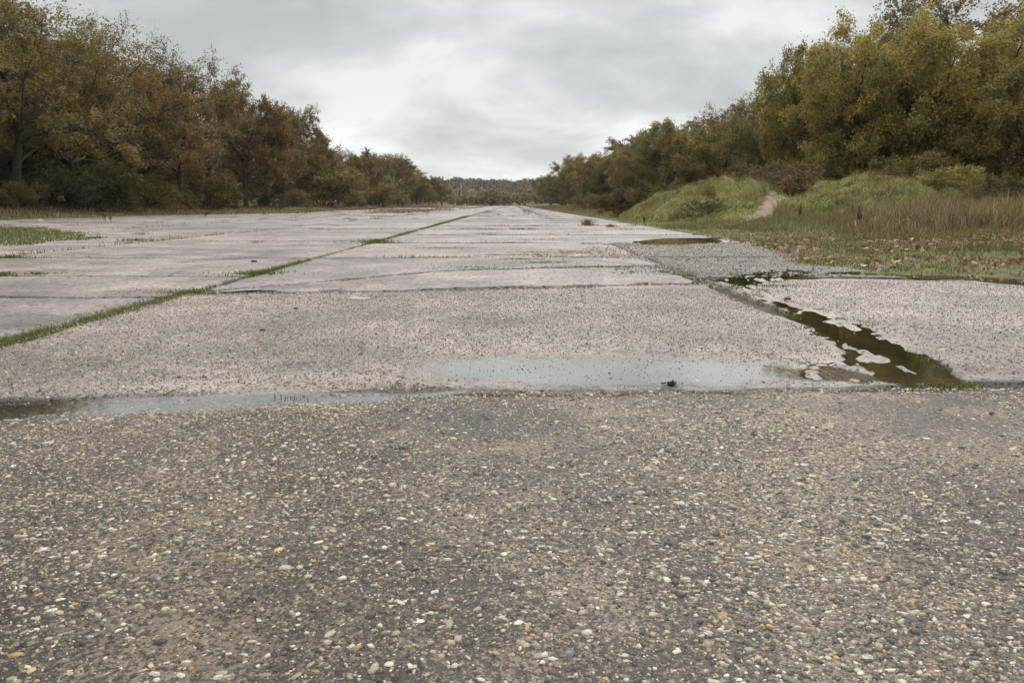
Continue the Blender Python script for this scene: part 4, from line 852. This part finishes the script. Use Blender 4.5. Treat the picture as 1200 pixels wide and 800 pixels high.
nn = 150; wood_mass('far_trees', np.stack([r_.uniform(-75, 62, nn), r_.uniform(450, 570, nn)], -1), r_.uniform(5, 12, nn), FAR, 'pale autumn trees closing the far end of the runway', 1.0, 330, 3, .02)
nn = 800; yy = r_.uniform(640, 1250, nn); wood_mass('hill_woodland', np.stack([r_.uniform(-.32, .32, nn) * yy, yy], -1), r_.uniform(9, 12.5, nn), BARE, 'bare brown woodland on the low hill at the horizon', 1.8, 110, 4, .05)

# ------------------------------------------------------------------ small things
def stalk(px, d, hgt, label, seed, name='dock_stalk', lean=.08):
    rng = np.random.default_rng(seed); x, y = AT(px, d); z = float(side_z(x, y)) if px > 600 else float(max(ground_z(x, y), -.02))
    r = empty(name, (x, y, z - .02)); n = 4
    az = rng.uniform(0, 6.28, n); pos = np.zeros((n, 3)); pos[:, :2] = rng.normal(0, .03, (n, 2)); dr = np.stack([np.cos(az) * lean * 2, np.sin(az) * lean * 2, np.ones(n)], -1)
    P = grow(pos, dr, hgt * rng.uniform(.6, 1, n), 5, .05, .03, rng); V, F = tubes(P, np.linspace(.012, .006, 6)[None] * np.ones((n, 1)), 5)
    for q in range(n):
        V, F = tubes(P[q:q + 1], np.linspace(.012, .006, 6)[None], 5); st = obj('stem', mesh_np('stem', V, F, True), M['stalk'], r)
        V, F = tubes(np.stack([P[q, 2] * (1 - f) + P[q, 5] * f for f in np.linspace(0, 1, 14)])[None] + rng.normal(0, .006, (1, 14, 3)), np.abs(rng.normal(.026, .009, (1, 14))) * np.sin(np.linspace(.25, 3.0, 14))[None], 7)
        obj('seed_head', mesh_np('seed_head', V + rng.normal(0, .004, V.shape), F, False), M['stalk'], st)
    return tag(r, label, 'plant', 'dead weed stalks')
stalk(938, 31, .85, 'dark dead stalk left of the tall brown grass', 1); stalk(1004, 29, .8, 'dark dead stalk in the gap before the brown grass', 2)
stalk(1079, 23, .85, 'tallest dark stalk before the brown grass, nearer than the others', 3); stalk(756, 39, .45, 'short dark stalk at the foot of the mound', 4); stalk(1008, 25, .5, 'small dark stalk on the mossy verge below the gap', 5)
stalk(121, 47, .5, 'leaning dead stalk on the left slabs beyond the grass patch', 6, lean=.2); stalk(128, 47.5, .4, 'bushy dead weed on the left slabs beyond the grass patch', 7); stalk(240, 62, .5, 'thin dead weed at the edge of the left verge', 8)
def tuft(px, py, size, hgt, pal, label, seed, n=160):
    rng = np.random.default_rng(seed); x0, y0 = G(px, py); a = rng.uniform(0, 6.28, n); r = np.abs(rng.normal(0, size * .5, n))
    V, F, C = blades(np.cos(a) * r, np.sin(a) * r * .6, np.full(n, -.01), hgt * rng.uniform(.4, 1, n), pal, rng, .014, .5)
    r = empty('grass_tuft', (x0, y0, -.01)); b = obj('blades', mesh_np('blades', V, F, False, C), M['blade'], r); b['kind'] = 'stuff'
    tag(r, label, 'grass tuft', 'grass tufts on the runway')
tuft(12, 302, .55, .09, GREEN, 'grass tuft at the left edge just below the green patch', 1, 260); tuft(45, 321, .35, .06, GREEN, 'small flat grass tuft on the left joint', 2); tuft(160, 282, .7, .12, OLIVE, 'olive grass tuft right of the green patch', 3, 260)
tuft(688, 264, .45, .42, np.concatenate([BROWN, OLIVE]), 'upright dark grass tuft alone on the far slabs', 4, 260); tuft(716, 266, .4, .2, BROWN, 'low brown tuft right of the upright tuft', 5); tuft(3, 322, .3, .08, GREEN, 'tiny tuft cut by the left edge', 6)
tuft(440, 284, .8, .14, GREEN, 'bright green tuft swelling from the long joint', 7, 420); tuft(300, 321, .6, .09, GREEN, 'bright green tuft in the middle of the long joint', 8, 420)
def rock(px, py, size, label, seed, m='darkstone', flat=.6):
    rng = np.random.default_rng(seed); x, y = G(px, py); a = np.linspace(0, 2 * np.pi, 9, endpoint=False); rr = rng.uniform(.75, 1.15, 9); vs = []
    for s, z in ((.8, -.1), (1.0, .12), (.9, .32), (.5, .5)): vs.append(np.stack([np.cos(a) * rr * s * .5, np.sin(a) * rr * s * .4, z * np.ones(9) * flat + rng.uniform(-.05, .05, 9)], -1))
    V = np.concatenate(vs + [np.array([[0, 0, .54 * flat]])]) * size; q = [(r * 9 + i, r * 9 + (i + 1) % 9, (r + 1) * 9 + (i + 1) % 9, (r + 1) * 9 + i) for r in range(3) for i in range(9)]; t = [(27 + i, 27 + (i + 1) % 9, 36) for i in range(9)]
    tag(obj('stone', mesh_np('stone', V, [np.array(q), np.array(t)], False), M[m], None, (x, y, float(surf(x, y)))), label, 'stone', 'loose stones on the runway')
rock(308, 388, .05, 'small dark stone on the second slab, left of centre', 1); rock(210, 442, .028, 'tiny dark stone on the second slab at lower left', 2); rock(1162, 485, .032, 'dark stone alone near the right edge', 3)
rock(911, 456, .02, 'tiny dark stone at the near edge of the puddle', 4); rock(922, 351, .09, 'brown stone beside the right puddle', 5, 'stalk'); rock(240, 442, .025, 'tiny dark stone right of another on the second slab', 6)
rock(347, 362, .05, 'dark stone below the broken second joint', 7); rock(895, 446, .02, 'tiny stone in the shallow water', 8); rock(822, 409, .025, 'tiny dark stone beyond the wide puddle', 9)
rock(297, 307, .12, 'dark stone beside the long grassy joint', 10); rock(984, 375, .10, 'pale pinkish stone at the edge of the right puddle', 11, 'paleslab', .4); rock(960, 362, .10, 'pale flat stone on the rim of the right puddle', 12, 'paleslab', .4)
# clump of sodden leaves standing in the puddle
rg = np.random.default_rng(3); x, y = G(787, 449); n = 60; c = np.stack([rg.normal(0, .018, n), rg.normal(0, .012, n), np.abs(rg.normal(0.0, .008, n))], -1); V, F, _ = leaf_quads(c, rg.uniform(.015, .035, n), rg, .5)
tag(obj('leaf_clump', mesh_np('leaf_clump', V, F, False, np.full((len(V), 3), (.05, .042, .03))), M['litter'], None, (x, y, WATER_Z + .002)), 'dark sodden leaf clump sitting in the wide puddle', 'leaf clump')
# grass stems standing in the puddle
x, y = G(348, 466); n = 34; rg = np.random.default_rng(8); xs = rg.normal(0, .07, n); ys = rg.normal(0, .02, n)
V, F, C = blades(xs, ys, np.zeros(n), rg.uniform(.01, .035, n), np.array([[.03, .03, .015]]), rg, .0025, 1.2)
r = empty('grass_tuft', (x, y, WATER_Z)); b = obj('blades', mesh_np('blades', V, F, False, C), M['blade'], r); b['kind'] = 'stuff'
tag(r, 'few thin dark grass blades standing in the puddle', 'grass tuft')
# bit of concrete in the left verge, white post far off
x, y = AT(32, 44); me = mesh_np('concrete_scrap', np.array([[-.6, -.3, 0], [.8, -.35, 0], [.6, .4, 0], [-.5, .35, 0], [-.5, -.25, .07], [.7, -.3, .13], [.55, .32, .12], [-.42, .3, .06]]), np.array([[0, 1, 5, 4], [1, 2, 6, 5], [2, 3, 7, 6], [3, 0, 4, 7], [4, 5, 6, 7]]))
tag(obj('concrete_scrap', me, M['paleslab'], None, (x, y, float(ground_z(x, y)) + .12)), 'pale flat piece of concrete in the grass at far left', 'concrete piece')
x, y = AT(540.5, 520); P = grow(np.zeros((1, 3)), np.array([[0, 0, 1.]]), np.array([14.0]), 6, .0, .0, rg); V, F = tubes(P, np.full((1, 7), .13) * np.linspace(1, .8, 7)[None], 8)
r = empty('white_mast', (x, y, float(ground_z(x, y)))); obj('mast', mesh_np('mast', V, F, True), M['whitepost'], r); V2, F2 = tubes(P[:, -2:] + np.array([0, 0, .3]), np.array([[.18, .16]]), 8); obj('cap', mesh_np('cap', V2, F2, True), M['whitepost'], r)
tag(r, 'thin white post among the trees at the far end', 'post')

# ------------------------------------------------------------------ damp air
def build_haze():
    x0, x1, y0, y1, z0, z1 = -1900, 1900, -80, 2780, -2, 75
    V = np.array([[x, y, z] for x in (x0, x1) for y in (y0, y1) for z in (z0, z1)]); F = np.array([[0, 1, 3, 2], [4, 6, 7, 5], [0, 4, 5, 1], [2, 3, 7, 6], [0, 2, 6, 4], [1, 5, 7, 3]])
    m = bpy.data.materials.new('haze'); m.use_nodes = True; t = m.node_tree; t.nodes.clear(); o = N(t, 'ShaderNodeOutputMaterial'); v = N(t, 'ShaderNodeVolumePrincipled')
    v.inputs['Color'].default_value = (.93, .95, .97, 1); v.inputs['Density'].default_value = HAZE; v.inputs['Anisotropy'].default_value = .2; L(t, v.outputs[0], o.inputs['Volume'])
    tag(obj('haze', mesh_np('haze', V, F), m), 'thin damp haze in the air', 'haze', None, 'stuff')
HAZE = 0.00011
build_haze()
